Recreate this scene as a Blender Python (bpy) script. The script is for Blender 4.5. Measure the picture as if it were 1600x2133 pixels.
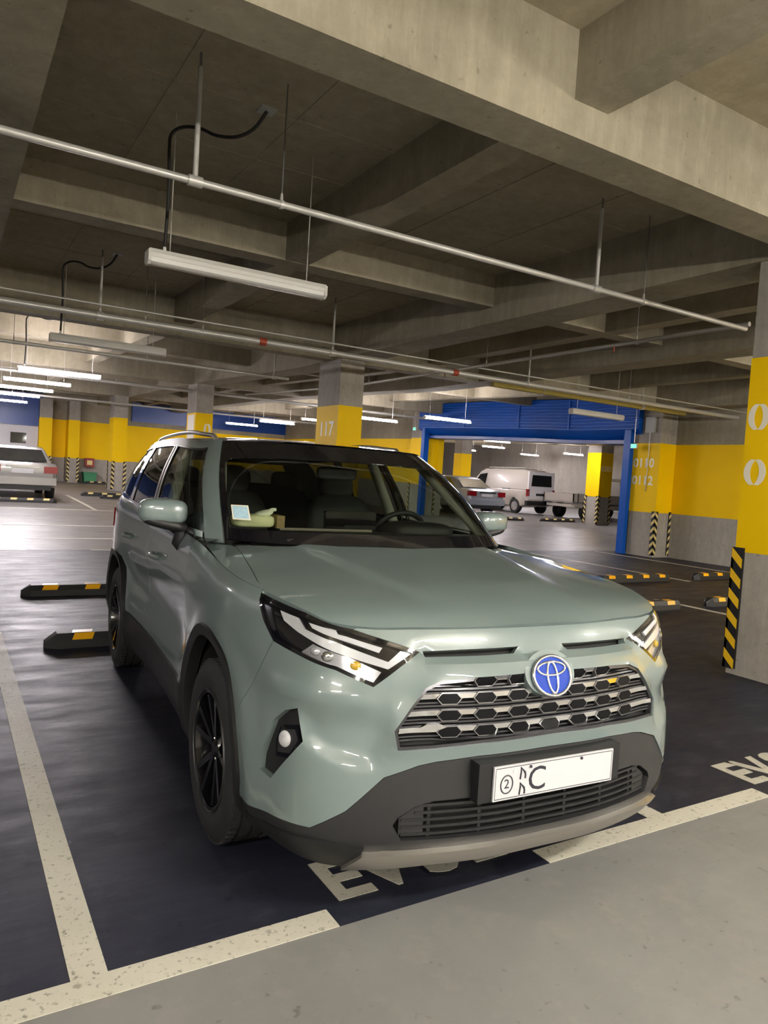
import bpy, bmesh, math, random
import numpy as np
from mathutils import Vector, Matrix
from mathutils.geometry import delaunay_2d_cdt
random.seed(7)
for _o in list(bpy.data.objects): bpy.data.objects.remove(_o)
SC = bpy.context.scene
COL = SC.collection
PI = math.pi

# ------------------------------------------------------------------ camera, world, exposure
def cam_basis(yaw, pit, roll):
    F = Vector((math.sin(yaw)*math.cos(pit), math.cos(yaw)*math.cos(pit), -math.sin(pit)))
    R = Vector((math.cos(yaw), -math.sin(yaw), 0)); U = R.cross(F)
    c, s = math.cos(roll), math.sin(roll)
    return c*R + s*U, -s*R + c*U, F
_r, _u, _f = cam_basis(.5469, .048, .0633)
cam_d = bpy.data.cameras.new('camera'); cam = bpy.data.objects.new('camera', cam_d); COL.objects.link(cam)
cam.matrix_world = Matrix(((_r.x, _u.x, -_f.x, -1.809), (_r.y, _u.y, -_f.y, -1.773), (_r.z, _u.z, -_f.z, 1.4983), (0, 0, 0, 1)))
cam_d.sensor_fit = 'VERTICAL'; cam_d.sensor_height = 36; cam_d.lens = 1514.36/2133*36
cam_d.clip_start = .05; cam_d.clip_end = 200
SC.camera = cam
W = bpy.data.worlds.new('world'); SC.world = W; W.use_nodes = True
W.node_tree.nodes['Background'].inputs[0].default_value = (.55, .56, .6, 1)
W.node_tree.nodes['Background'].inputs[1].default_value = .03
SC.view_settings.view_transform = 'Standard'; SC.view_settings.look = 'None'
SC.view_settings.gamma = 1; SC.view_settings.use_curve_mapping = False
SC.view_settings.exposure = EXPO = .45
SC.cycles.max_bounces = 8
LAMP = 300.0          # emission strength of a lit fluorescent tube

# ------------------------------------------------------------------ materials
MATS = {}
def _nt(name):
    m = bpy.data.materials.new(name); m.use_nodes = True
    nt = m.node_tree; b = nt.nodes['Principled BSDF']; MATS[name] = m
    return m, nt, b
def mat(name, col, rough=.5, metal=0, coat=0, spec=.5, var=0, vscale=6, bump=0, bscale=40, emit=None, es=0):
    m, nt, b = _nt(name)
    b.inputs['Base Color'].default_value = (*col, 1); b.inputs['Roughness'].default_value = rough
    b.inputs['Metallic'].default_value = metal; b.inputs['Coat Weight'].default_value = coat
    b.inputs['Coat Roughness'].default_value = .03; b.inputs['Specular IOR Level'].default_value = spec
    tc = nt.nodes.new('ShaderNodeTexCoord')
    n = nt.nodes.new('ShaderNodeTexNoise'); n.inputs['Scale'].default_value = vscale; n.inputs['Detail'].default_value = 4
    nt.links.new(tc.outputs['Object'], n.inputs['Vector'])
    mx = nt.nodes.new('ShaderNodeMix'); mx.data_type = 'RGBA'
    v = max(var, .015)
    mx.inputs['A'].default_value = tuple(c*(1-v) for c in col)+(1,); mx.inputs['B'].default_value = tuple(min(1, c*(1+v)) for c in col)+(1,)
    nt.links.new(n.outputs['Fac'], mx.inputs['Factor']); nt.links.new(mx.outputs['Result'], b.inputs['Base Color'])
    if bump:
        n2 = nt.nodes.new('ShaderNodeTexNoise'); n2.inputs['Scale'].default_value = bscale
        nt.links.new(tc.outputs['Object'], n2.inputs['Vector'])
        bp = nt.nodes.new('ShaderNodeBump'); bp.inputs['Strength'].default_value = bump; bp.inputs['Distance'].default_value = .005
        nt.links.new(n2.outputs['Fac'], bp.inputs['Height']); nt.links.new(bp.outputs['Normal'], b.inputs['Normal'])
    if emit:
        b.inputs['Emission Color'].default_value = (*emit, 1); b.inputs['Emission Strength'].default_value = es
    return m
def ramp(nt, src, stops):
    r = nt.nodes.new('ShaderNodeValToRGB'); el = r.color_ramp.elements
    while len(el) < len(stops): el.new(.5)
    for e, (p, c) in zip(el, stops): e.position = p; e.color = (*c, 1) if len(c) == 3 else c
    nt.links.new(src, r.inputs['Fac']); return r
def noise(nt, vec, scale, detail=5, rough=.6, stretch=None):
    if stretch:
        mp = nt.nodes.new('ShaderNodeMapping'); mp.inputs['Scale'].default_value = stretch
        nt.links.new(vec, mp.inputs['Vector']); vec = mp.outputs['Vector']
    n = nt.nodes.new('ShaderNodeTexNoise'); n.inputs['Scale'].default_value = scale; n.inputs['Detail'].default_value = detail; n.inputs['Roughness'].default_value = rough
    nt.links.new(vec, n.inputs['Vector']); return n.outputs['Fac']
def mixc(nt, fac, a, b, mode='MIX'):
    m = nt.nodes.new('ShaderNodeMix'); m.data_type = 'RGBA'; m.blend_type = mode
    for k, v in (('Factor', fac), ('A', a), ('B', b)):
        if hasattr(v, 'links'): nt.links.new(v, m.inputs[k])
        else: m.inputs[k].default_value = v if k == 'Factor' else ((*v, 1) if len(v) == 3 else v)
    return m.outputs['Result']
def bumpn(nt, b, h, strength, dist):
    bp = nt.nodes.new('ShaderNodeBump'); bp.inputs['Strength'].default_value = strength; bp.inputs['Distance'].default_value = dist
    nt.links.new(h, bp.inputs['Height']); nt.links.new(bp.outputs['Normal'], b.inputs['Normal'])
def concrete(name, dark, light, streak=.5):
    m, nt, b = _nt(name)
    g = nt.nodes.new('ShaderNodeNewGeometry'); P = g.outputs['Position']
    big = noise(nt, P, .55, 6, .65); fine = noise(nt, P, 9, 6, .7)
    st = noise(nt, P, 2.2, 7, .75, (3.6, 3.6, .5))
    base = mixc(nt, ramp(nt, big, ((.3, (0, 0, 0)), (.72, (1, 1, 1)))).outputs['Color'], dark, light)
    sm = nt.nodes.new('ShaderNodeMath'); sm.operation = 'MULTIPLY'; sm.inputs[1].default_value = streak
    r = ramp(nt, st, ((.45, (0, 0, 0)), (.75, (1, 1, 1)))); nt.links.new(r.outputs['Color'], sm.inputs[0])
    c = mixc(nt, sm.outputs[0], base, tuple(min(1, k*1.35) for k in light))
    pit = ramp(nt, noise(nt, P, 19, 3, .5), ((.26, (.6, .6, .6)), (.33, (1, 1, 1))))
    c = mixc(nt, .75, c, pit.outputs['Color'], 'MULTIPLY')
    c2 = mixc(nt, .35, c, ramp(nt, fine, ((.25, (.6, .6, .6)), (.75, (1.25, 1.25, 1.25)))).outputs['Color'], 'MULTIPLY')
    nt.links.new(c2, b.inputs['Base Color']); b.inputs['Roughness'].default_value = .85; b.inputs['Specular IOR Level'].default_value = .25
    bumpn(nt, b, fine, .35, .01)
    return m
concrete('concrete', (.215, .19, .135), (.375, .335, .252), .38)
concrete('concrete_slab', (.30, .26, .175), (.44, .385, .28), .3)
concrete('concrete_wall', (.30, .275, .24), (.42, .39, .345), .4)
def floor_mat(name, dark, light, r0, r1, scuff, spec=.4, wear=0., bump=.10):
    m, nt, b = _nt(name)
    g = nt.nodes.new('ShaderNodeNewGeometry'); P = g.outputs['Position']
    big = noise(nt, P, .9, 6, .65); med = noise(nt, P, 5, 7, .7); st = noise(nt, P, 2.2, 8, .75, (.7, 2.6, 1))
    base = mixc(nt, ramp(nt, big, ((.3, (0, 0, 0)), (.7, (1, 1, 1)))).outputs['Color'], dark, light)
    c = mixc(nt, ramp(nt, med, ((.52, (0, 0, 0)), (.78, (.6, .6, .6)))).outputs['Color'], base, scuff)
    scr = noise(nt, P, 6, 8, .8, (.5, 3.0, 1))
    c = mixc(nt, ramp(nt, scr, ((.60, (0, 0, 0)), (.74, (.7, .7, .7)))).outputs['Color'], c, scuff)
    spot = ramp(nt, noise(nt, P, 17, 3, .5), ((.27, (.45, .42, .40)), (.34, (1, 1, 1))))
    c = mixc(nt, .7, c, spot.outputs['Color'], 'MULTIPLY')
    if wear:
        chip = ramp(nt, noise(nt, P, 42, 5, .75), ((.36, (.25, .24, .22)), (.43, (1, 1, 1)))); c = mixc(nt, wear, c, chip.outputs['Color'], 'MULTIPLY')
    nt.links.new(c, b.inputs['Base Color'])
    rr = ramp(nt, st, ((.32, (r0,)*3), (.70, (r1,)*3))); nt.links.new(rr.outputs['Color'], b.inputs['Roughness'])
    b.inputs['Specular IOR Level'].default_value = spec
    bumpn(nt, b, scr, bump, .004)
    return m
floor_mat('floor_lane', (.150, .149, .145), (.208, .205, .197), .42, .6, (.25, .225, .20))
floor_mat('floor_bay', (.009, .010, .020), (.020, .022, .034), .38, .62, (.050, .051, .066), .26, 0, .22)
floor_mat('floor_far', (.13, .12, .115), (.20, .19, .18), .34, .54, (.11, .10, .10), .25, 0, .18)
floor_mat('line_paint', (.43, .41, .335), (.54, .52, .44), .45, .6, (.40, .37, .29), .3, .75)
floor_mat('stencil_paint', (.36, .345, .29), (.46, .44, .375), .5, .65, (.32, .30, .25), .3, .6)
mat('yellow_paint', (.96, .60, .001), .55, spec=.15, var=.08, vscale=1.3, bump=.15, bscale=22)
mat('white_paint', (.86, .80, .66), .5, var=.08)
mat('blue_paint', (.006, .085, .42), .38, spec=.2, var=.10, vscale=2)
mat('blue_dark', (.006, .05, .25), .35, var=.1)
mat('white_wall', (.72, .70, .72), .6, var=.05)
mat('rubber', (.010, .010, .011), .55, var=.2, vscale=20)
mat('stripe_yellow', (.82, .50, .015), .4, var=.1)
mat('stripe_pale', (.70, .56, .22), .5, var=.15)
mat('reflector', (.85, .42, .01), .3, var=.12)
mat('galvanised', (.52, .51, .475), .36, metal=.35, var=.12, vscale=9)
mat('galvanised_dark', (.20, .20, .20), .4, metal=.7, var=.15)
mat('yellow_pipe', (.42, .33, .08), .5, var=.15)
mat('sprinkler_red', (.35, .05, .02), .5)
mat('cable_black', (.008, .008, .008), .5)
mat('lamp_plastic', (.62, .61, .57), .35, var=.05)
mat('lamp_cover', (.72, .71, .68), .25, var=.04)
mat('lamp_lit', (.9, .9, .9), .4, emit=(1, .93, .985), es=LAMP*.75)
mat('lamp_lit_warm', (.9, .9, .9), .4, emit=(1, .945, .85), es=LAMP*1.62)
mat('exit_green', (.05, .5, .3), .5, emit=(.2, .9, .6), es=.8)
mat('paint_body', (.146, .188, .186), .32, coat=1, var=.02, vscale=2)
mat('plastic_black', (.009, .009, .010), .48, var=.12, vscale=50, bump=.12, bscale=300)
mat('plastic_grey', (.017, .017, .0185), .42, var=.1, vscale=50, bump=.1, bscale=300)
mat('gloss_black', (.004, .004, .006), .08, coat=1)
mat('void_black', (.003, .003, .003), .8)
mat('chrome', (.78, .79, .80), .12, metal=1)
mat('satin_silver', (.50, .475, .43), .30, metal=.85)
mat('dark_chrome', (.09, .09, .10), .25, metal=.8)
mat('lamp_silver', (.62, .62, .66), .18, metal=.7)
mat('drl_white', (.46, .46, .48), .25, spec=.6)
mat('amber', (.42, .27, .03), .25)
mat('emblem_blue', (.004, .035, .30), .4, spec=.25)
mat('cell_black', (.002, .002, .003), .5, spec=.12)
mat('cell_edge', (.30, .30, .31), .25, metal=.8)
mat('plate_white', (.50, .50, .52), .4)
mat('plate_ink', (.02, .02, .03), .5)
mat('plate_faint', (.55, .56, .55), .5)
mat('tyre', (.012, .012, .013), .7, var=.15, vscale=40, bump=.3, bscale=120)
mat('rim_black', (.004, .004, .005), .15, coat=.6)
mat('rim_worn', (.035, .035, .035), .35, metal=.3)
mat('interior_black', (.012, .012, .014), .6, var=.2)
mat('interior_grey', (.024, .024, .025), .6, var=.15)
mat('interior_trim', (.20, .17, .14), .4)
mat('seat_cloth', (.017, .017, .019), .8, var=.2, vscale=60)
mat('headliner', (.30, .29, .25), .8)
mat('sticker_blue', (.42, .62, .72), .5, var=.25, vscale=60)
mat('cream', (.86, .84, .52), .6, var=.06)
mat('tissue', (.9, .9, .76), .8)
mat('brown_card', (.30, .20, .08), .6, var=.3, vscale=60)
mat('red_lens', (.22, .006, .01), .15, coat=1)
mat('silver_car', (.42, .46, .52), .3, metal=.5, coat=1)
mat('grey_car', (.30, .29, .28), .3, metal=.5, coat=1)
mat('beige_car', (.42, .385, .34), .35, coat=.6)
mat('white_car', (.72, .72, .74), .3, coat=1)
mat('dark_glass', (.006, .008, .010), .05, coat=1)
mat('green_box', (.03, .22, .09), .5)
mat('red_box', (.28, .03, .03), .5)
mat('camera_grey', (.40, .42, .40), .5)
def glass(name, tint, refl_rough=.0, ior=1.45):
    m = bpy.data.materials.new(name); m.use_nodes = True; nt = m.node_tree; MATS[name] = m
    nt.nodes.clear(); out = nt.nodes.new('ShaderNodeOutputMaterial')
    tr = nt.nodes.new('ShaderNodeBsdfTransparent'); tr.inputs[0].default_value = (*tint, 1)
    gl = nt.nodes.new('ShaderNodeBsdfGlossy'); gl.inputs['Roughness'].default_value = refl_rough
    fr = nt.nodes.new('ShaderNodeFresnel'); ge = nt.nodes.new('ShaderNodeNewGeometry')   # a thin pane reflects alike from both faces
    ml = nt.nodes.new('ShaderNodeMath'); ml.operation = 'MULTIPLY_ADD'; ml.inputs[1].default_value = 1/ior-ior; ml.inputs[2].default_value = ior
    nt.links.new(ge.outputs['Backfacing'], ml.inputs[0]); nt.links.new(ml.outputs[0], fr.inputs[0])
    mx = nt.nodes.new('ShaderNodeMixShader')
    nt.links.new(fr.outputs[0], mx.inputs[0]); nt.links.new(tr.outputs[0], mx.inputs[1]); nt.links.new(gl.outputs[0], mx.inputs[2]); nt.links.new(mx.outputs[0], out.inputs[0])
    return m
glass('glass_clear', (.54, .58, .52)); glass('glass_tint', (.55, .62, .54)); glass('glass_dark', (.10, .11, .10)); glass('lens_clear', (.96, .97, .97))

# ------------------------------------------------------------------ mesh helpers
def hz(y):
    """gentle rise of the storey towards the far end"""
    return .45*(1-math.exp(-max(0., y-12.)/9.))
class MB:
    def __init__(s): s.v = []; s.f = []; s.m = []; s.cm = 0
    def face(s, idx): s.f.append(tuple(idx)); s.m.append(s.cm)
    def box(s, x0, x1, y0, y1, z0, z1, ny=1, lift=False):
        ys = [y0+(y1-y0)*i/ny for i in range(ny+1)]; b = len(s.v)
        for y in ys:
            h = hz(y) if lift else 0
            s.v += [(x0, y, z0+h), (x1, y, z0+h), (x1, y, z1+h), (x0, y, z1+h)]
        s.face((b, b+1, b+2, b+3))
        for i in range(ny):
            k = b+4*i
            for a in range(4):
                c = (a+1) % 4; s.face((k+a, k+4+a, k+4+c, k+c))
        k = b+4*ny; s.face((k+3, k+2, k+1, k))
        return s
    def obox(s, c, ax, ay, az):
        """oriented box: centre and three half-axis vectors"""
        c = Vector(c); ax = Vector(ax); ay = Vector(ay); az = Vector(az); b = len(s.v)
        for k in (-1, 1):
            for (i, j) in ((-1, -1), (1, -1), (1, 1), (-1, 1)): s.v.append(tuple(c+i*ax+j*ay+k*az))
        for q in ((3, 2, 1, 0), (4, 5, 6, 7), (0, 1, 5, 4), (1, 2, 6, 5), (2, 3, 7, 6), (3, 0, 4, 7)): s.face([b+i for i in q])
        return s
    def tube(s, pts, r, n=10, cap=True, closed=False):
        pts = [Vector(p) for p in pts]; N = len(pts); b = len(s.v)
        rr = r if isinstance(r, (list, tuple)) else [r]*N
        up = None
        for i, p in enumerate(pts):
            if closed: t = pts[(i+1) % N]-pts[i-1]
            else: t = pts[min(i+1, N-1)]-pts[max(i-1, 0)]
            t.normalize()
            if up is None:
                a = Vector((0, 0, 1)) if abs(t.z) < .9 else Vector((1, 0, 0)); up = t.cross(a).normalized()
            else: up = (up-t*up.dot(t)).normalized()
            w = t.cross(up)
            for k in range(n):
                an = 2*PI*k/n; s.v.append(tuple(p+(up*math.cos(an)+w*math.sin(an))*rr[i]))
        M = N if closed else N-1
        for i in range(M):
            for k in range(n):
                a = b+i*n+k; c = b+i*n+(k+1) % n; d = b+((i+1) % N)*n
                s.face((a, c, d+(k+1) % n, d+k))
        if cap and not closed:
            s.face([b+k for k in range(n)][::-1]); s.face([b+(N-1)*n+k for k in range(n)])
        return s
    def lathe(s, prof, c, axis='x', n=40, arc=None, closed=False):
        """prof: (offset along axis, radius)"""
        b = len(s.v); c = Vector(c); m = len(prof)
        full = arc is None; a0, a1 = (0, 2*PI) if full else arc
        cnt = n if full else n+1
        for k in range(cnt):
            an = a0+(a1-a0)*k/n; ca, sa = math.cos(an), math.sin(an)
            for (o, r) in prof:
                if axis == 'x': d = Vector((o, r*ca, r*sa))
                elif axis == 'y': d = Vector((r*ca, o, r*sa))
                else: d = Vector((r*ca, r*sa, o))
                s.v.append(tuple(c+d))
        for k in range(n):
            a = b+k*m; d = b+((k+1) % cnt)*m
            for i in range(m if closed else m-1):
                j = (i+1) % m; s.face((a+i, a+j, d+j, d+i))
        return s
    def prism(s, poly, fn, d0, d1):
        """poly: 2-D outline; fn(u,v,d)->point"""
        b = len(s.v); n = len(poly)
        for d in (d0, d1):
            for (u, v) in poly: s.v.append(tuple(fn(u, v, d)))
        s.face([b+i for i in range(n)][::-1]); s.face([b+n+i for i in range(n)])
        for i in range(n): j = (i+1) % n; s.face((b+i, b+j, b+n+j, b+n+i))
        return s
    def grid(s, P):
        """P: rows x cols of points"""
        b = len(s.v); R = len(P); C = len(P[0])
        for row in P: s.v += [tuple(p) for p in row]
        for i in range(R-1):
            for j in range(C-1): k = b+i*C+j; s.face((k, k+1, k+C+1, k+C))
        return s
    def build(s, name, mats, parent=None, smooth=None, fix=True):
        me = bpy.data.meshes.new(name)
        off = Vector((0, 0, 0))
        if parent is not None and parent.get('_org') is not None: off = Vector(parent['_org'])
        me.from_pydata([(v[0]-off.x, v[1]-off.y, v[2]-off.z) for v in s.v], [], s.f)
        if isinstance(mats, str): mats = [mats]
        for m in mats: me.materials.append(MATS[m])
        if len(mats) > 1: me.polygons.foreach_set('material_index', s.m)
        if fix:
            bm = bmesh.new(); bm.from_mesh(me); bmesh.ops.recalc_face_normals(bm, faces=bm.faces); bm.to_mesh(me); bm.free()
        if smooth is not None:
            me.polygons.foreach_set('use_smooth', [True]*len(me.polygons)); me.set_sharp_from_angle(angle=math.radians(smooth))
        me.update()
        o = bpy.data.objects.new(name, me); COL.objects.link(o)
        if parent is not None: o.parent = parent; o['_org'] = tuple(off)
        else: o['_org'] = (0., 0., 0.)
        return o
def tag(o, label=None, cat=None, group=None, kind=None):
    for k, v in (('label', label), ('category', cat), ('group', group), ('kind', kind)):
        if v: o[k] = v
    return o
def thing(name, loc, label, cat, group=None):
    o = bpy.data.objects.new(name, None); COL.objects.link(o); o.location = loc; o['_org'] = tuple(loc); o.empty_display_size = .2
    return tag(o, label, cat, group)
def text_mesh(txt, size, extrude=.002, bold=0.):
    cu = bpy.data.curves.new('t', 'FONT'); cu.body = txt; cu.size = size; cu.extrude = extrude; cu.resolution_u = 3; cu.offset = bold
    cu.align_x = 'CENTER'; cu.align_y = 'CENTER'
    o = bpy.data.objects.new('t', cu); COL.objects.link(o)
    dg = bpy.context.evaluated_depsgraph_get(); me = bpy.data.meshes.new_from_object(o.evaluated_get(dg))
    vs = [tuple(v.co) for v in me.vertices]; fs = [tuple(p.vertices) for p in me.polygons]
    bpy.data.objects.remove(o); bpy.data.curves.remove(cu); bpy.data.meshes.remove(me)
    return vs, fs
def text(name, txt, size, fn, material, parent, extrude=.002, bold=0):
    vs, fs = text_mesh(txt, size, extrude, bold); mb = MB()
    mb.v = [tuple(fn(*v)) for v in vs]; mb.f = fs; mb.m = [0]*len(fs)
    return mb.build(name, material, parent)
# ------------------------------------------------------------------ the storey: floor, ceiling, beams, walls
CEIL, SEC, GIR = 4.085, 3.70, 3.50
Y0, Y1, X0, X1 = -10., 44., -16., 30.
def floor_piece(mb, x0, x1, y0, y1, ny, mi):
    mb.cm = mi; b = len(mb.v)
    for i in range(ny+1):
        y = y0+(y1-y0)*i/ny; h = hz(y); mb.v += [(x0, y, h), (x1, y, h)]
    for i in range(ny): k = b+2*i; mb.face((k, k+1, k+3, k+2))
mb = MB()
floor_piece(mb, X0, X1, Y0, .262, 2, 0)
floor_piece(mb, X0, X1, .262, 10.9, 2, 1)
floor_piece(mb, X0, X1, 10.9, Y1, 34, 2)
FLOOR = tag(mb.build('floor', ['floor_lane', 'floor_bay', 'floor_far'], fix=False), kind='structure')
def line(x0, x1, y0, y1, m='line_paint', name='painted_line'):
    n = max(1, int((y1-y0)/1.5)) if y1 > 12 else 1
    return MB().box(x0, x1, y0, y1, .0004, .0028, n, True).build(name, m, FLOOR)
for k in range(-2, 2):
    cx = -1.405+2.48*k
    line(cx-.765, cx+.765, .262, .364)
    line(cx-.051, cx+.051, .364, 5.0)
for cx in (6.93, 9.41, 11.9): line(cx-.051, cx+.051, .364, 5.0); line(cx-.765, cx+.765, .262, .364)
for cx in (-3.9, -1.42, 1.06, 3.54, 7.0, 9.5, 11.98): line(cx-.05, cx+.05, 6.3, 10.8)
for cx in (-3.9, -1.42, 1.06, 3.54): line(cx-.765, cx+.765, 10.8, 10.9)
line(1.44, 1.54, 17.6, 22.6); line(-1.1, -1.0, 17.6, 22.6); line(-1.1, 3.6, 17.5, 17.6); line(-3.8, 3.6, 14.2, 14.28); line(-3.8, 3.6, 12.4, 12.48)
line(3.9, 4.0, 17.6, 22.6); line(24.5, 24.6, 15.5, 19.5); line(22, 28, 15.4, 15.5)
# stencilled letters at the mouth of each bay
for k in (-1, 0, 1):
    for ch, cx in (('E', -.503), ('V', -.32), ('S', -.095), ('E', .11)):
        text('painted_letter', ch, .345, lambda x, y, z, cx=cx, k=k: (cx+2.48*k+x*1.02, .505+y*1.02, .0022+z), 'stencil_paint', FLOOR, .0012, .010)

mb = MB(); mb.box(X0, X1, Y0, Y1, CEIL, CEIL+.3, 44, True)
CEILING = tag(mb.build('ceiling', 'concrete_slab'), kind='structure')
# board joints of the slab formwork, slightly proud fins
GX = [-1.40-9.15, -1.40, -1.40+9.15, -1.40+18.3, -1.40+27.45]   # right edges of the intermediate girders
CX = [4.03-18.3, 4.03-9.15, 4.03, 12.60, 12.60+9.15]            # left faces of the column-line girders
def ybeam(x0, x1, zb, y0=Y0, y1=Y1): MB().box(x0, x1, y0, y1, zb, CEIL+.02, 40, True).build('beam', 'concrete', CEILING)
def xbeam(y0, y1, zb): MB().box(X0, X1, y0, y1, zb, CEIL+.02, 1, True).build('beam', 'concrete', CEILING)
for gx in GX: ybeam(gx-.52, gx, GIR+.002)
for cx in CX: ybeam(cx-.03, cx+.52, GIR+.004)
for gx in GX: ybeam(gx+2.59, gx+2.86, SEC+.002); ybeam(gx-1.75, gx-1.49, SEC+.002)
for k in range(-1, 5):
    y = 1.36+8.43*k
    xbeam(y, y+.31, GIR); xbeam(y+4.1, y+4.37, SEC)
# formwork joints: thin recess strips read as ridges on the slab
for y in (2.55, 3.35, 4.2, 7.1, 8.3, 9.0): MB().box(-1.4, 4.0, y-.008, y+.008, CEIL-.006, CEIL+.01).build('formwork_ridge', 'concrete_slab', CEILING)
for x in (-.55, .35, 2.3, 3.2): MB().box(x-.008, x+.008, 1.67, 9.79, CEIL-.006, CEIL+.01).build('formwork_ridge', 'concrete_slab', CEILING)

YB, YT = 1.055, 2.70
def wall_bands(name, plane, a0, a1, at, thick, gap=None, top=None):
    """wall with a grey foot, a yellow band and bare concrete above; plane 'x' runs along y, 'y' along x"""
    segs = [(a0, a1)] if gap is None else [(a0, gap[0]), (gap[1], a1)]
    o = None
    for (z0, z1, m, d) in ((0, YB, 'concrete_wall', 0), (YB, YT, 'yellow_paint', .004), (YT, CEIL+.1, 'concrete', 0)):
        mb = MB()
        for (s0, s1) in segs:
            if plane == 'x': mb.box(at-d, at+thick, s0, s1, z0, z1, max(1, int(s1-s0)), True)
            else: mb.box(s0, s1, at-d, at+thick, z0, z1, 1, True)
        if o is None: o = tag(mb.build(name, m), kind='structure')
        else: mb.build('wall_band', m, o)
    return o
wall_bands('wall_right', 'x', Y0, Y1, 13.12, .25, (10.42, 19.35))
wall_bands('wall_far', 'y', 1.75, 13.1, 33.0, .25)
mb = MB().box(-16, 1.75, 32.6, 32.9, 0, 2.6, 1, True)
WF = tag(mb.build('wall_office', 'white_wall'), kind='structure')
MB().box(-16, 1.75, 32.45, 32.9, 2.32, 3.7, 1, True).build('wall_header', 'blue_dark', WF)
MB().box(.55, 1.15, 32.56, 32.62, 1.55, 2.0, 1, True).build('office_window', 'dark_glass', WF)
MB().box(-.6, -.1, 32.56, 32.62, 1.2, 2.25, 1, True).build('office_shutter', 'concrete_wall', WF)
for (n, b) in (('wall_back', (X0, X1, Y0-.3, Y0, 0, CEIL)), ('wall_left', (X0-.3, X0, Y0, Y1, 0, CEIL+.5)), ('wall_end', (X0, X1, Y1, Y1+.3, 0, CEIL+.5)), ('wall_side', (X1, X1+.3, Y0, Y1, 0, CEIL+.5))):
    w = tag(MB().box(*b).build(n, 'concrete_wall'), kind='structure')
MB().box(13.4, 29.9, Y1-.12, Y1-.01, 2.6, 3.6, 1, True).build('wall_header', 'blue_paint', bpy.data.objects['wall_end'])
# yellow band and blue shutter head on the wall behind the far lamps
MB().box(5.5, 13.1, 32.90, 32.99, 2.9, 3.75, 1, True).build('wall_header', 'blue_dark', bpy.data.objects['wall_far'])

# ------------------------------------------------------------------ blue shutter portal in the right wall
D = thing('door_1', (12.55, 14.9, 0), None, None); tag(D, kind='structure')
for (a, b, n) in ((10.32, 10.52, 'post'), (19.22, 19.4, 'post')):
    MB().box(12.42, 12.62, a, b, 0, 3.05, 3, True).build(n, 'blue_paint', D)
mb = MB(); prof = []
z = 3.02; n = 0
while z < 3.86:
    prof += [(12.42, z), (12.42-.016, z+.018), (12.42-.016, z+.05), (12.42, z+.068)]; z += .085
poly = prof+[(13.3, 3.86), (13.3, 2.78), (12.75, 2.78)]
ys = [10.1+(19.6-10.1)*i/10 for i in range(11)]
P = [[(x, y, zz+hz(y)) for (x, zz) in poly+[poly[0]]] for y in ys]
mb.grid(P); m = len(poly); mb.face(list(range(m))); mb.face(list(range(10*(m+1), 10*(m+1)+m)))
mb.build('shutter_box', 'blue_paint', D)
MB().box(12.60, 13.28, 10.2, 19.5, 2.70, 2.79, 8, True).build('lintel', 'blue_dark', D)
for y in (12.4, 14.4, 17.0): MB().box(12.385, 12.41, y-.03, y+.03, 3.05, 3.82, 1, True).build('cover_strip', 'blue_paint', D)

# ------------------------------------------------------------------ columns
def guard(col, x, y, sx, sy, w=.10, t=.022, h0=.05, h1=1.09, pale=False, lift=0., fold=1):
    """rubber corner guard folded round corner (x,y); sx, sy point out of the column"""
    mb = MB()
    xs = sorted((x+sx*t, x-sx*w)); ys = sorted((y+sy*t, y-sy*w))
    mb.box(*sorted((x, x+sx*t)), *ys, h0+lift, h1+lift); mb.box(*xs, *sorted((y, y+sy*t)), h0+lift, h1+lift)
    g = mb.build('corner_guard', 'rubber', col)
    n = 6; p = (h1-h0)/n; m = 'stripe_pale' if pale else 'stripe_yellow'
    for k in range(n):
        z = h0+lift+p*k+p*.22
        for (axis) in (0, 1):
            e = t+.0025
            if axis == 0:   # face pointing along x
                f = lambda u, v, d: (x+sx*(t+d), y+sy*t-sy*u, v)
            else:
                f = lambda u, v, d: (x+sx*t-sx*u, y+sy*(t+d), v)
            W_ = w+t-.006
            MB().prism([(.004, z+p*.30), (W_, z-.06+p*.10), (W_, z-.06+p*.56), (.004, z+p*.76)], f, .0004, .0026).build('stripe', m, g)
    return g
def stencil0(cx, cz, w, h, fn, parent, material='white_paint'):
    """stencil zero: two facing bows"""
    for sgn in (-1, 1):
        o, i = [], []
        for k in range(13):
            a = -1.18+2.36*k/12
            o.append((cx+sgn*math.cos(a)*w/2+sgn*.0, cz+math.sin(a)*h/2)); i.append((cx+sgn*(math.cos(a)*w/2-w*.30*(.55+.45*math.cos(a)))+0, cz+math.sin(a)*h/2*.97))
        pl = o+i[::-1]
        MB().prism(pl, fn, .0005, .003).build('painted_digit', material, parent)
def column(x0, x1, y0, y1, label, digits=None, near=False, pale=True, z1=None, guards=((-1, -1), (-1, 1), (1, -1), (1, 1))):
    ly = hz((y0+y1)/2)
    c = thing('concrete_column', ((x0+x1)/2, (y0+y1)/2, ly), label, 'column')
    top = GIR+.01
    MB().box(x0, x1, y0, y1, ly-.02, ly+top).build('shaft', 'concrete_wall', c)
    e = .004
    MB().box(x0-e, x1+e, y0-e, y1+e, ly+YB, ly+YT).build('yellow_band', 'yellow_paint', c)
    for (sx, sy) in guards:
        guard(c, x0 if sx < 0 else x1, y0 if sy < 0 else y1, sx, sy, pale=pale, lift=ly, w=.085)
    return c
cn = column(4.03, 4.50, 1.12, 1.972, 'yellow-banded concrete column at the right edge, nearest the camera, with white stencilled zeros', pale=False)
fx = lambda u, v, d: (4.026-d, u, v)
stencil0(1.868, 2.20, .185, .235, fx, cn); stencil0(1.862, 1.735, .195, .235, fx, cn)
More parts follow.
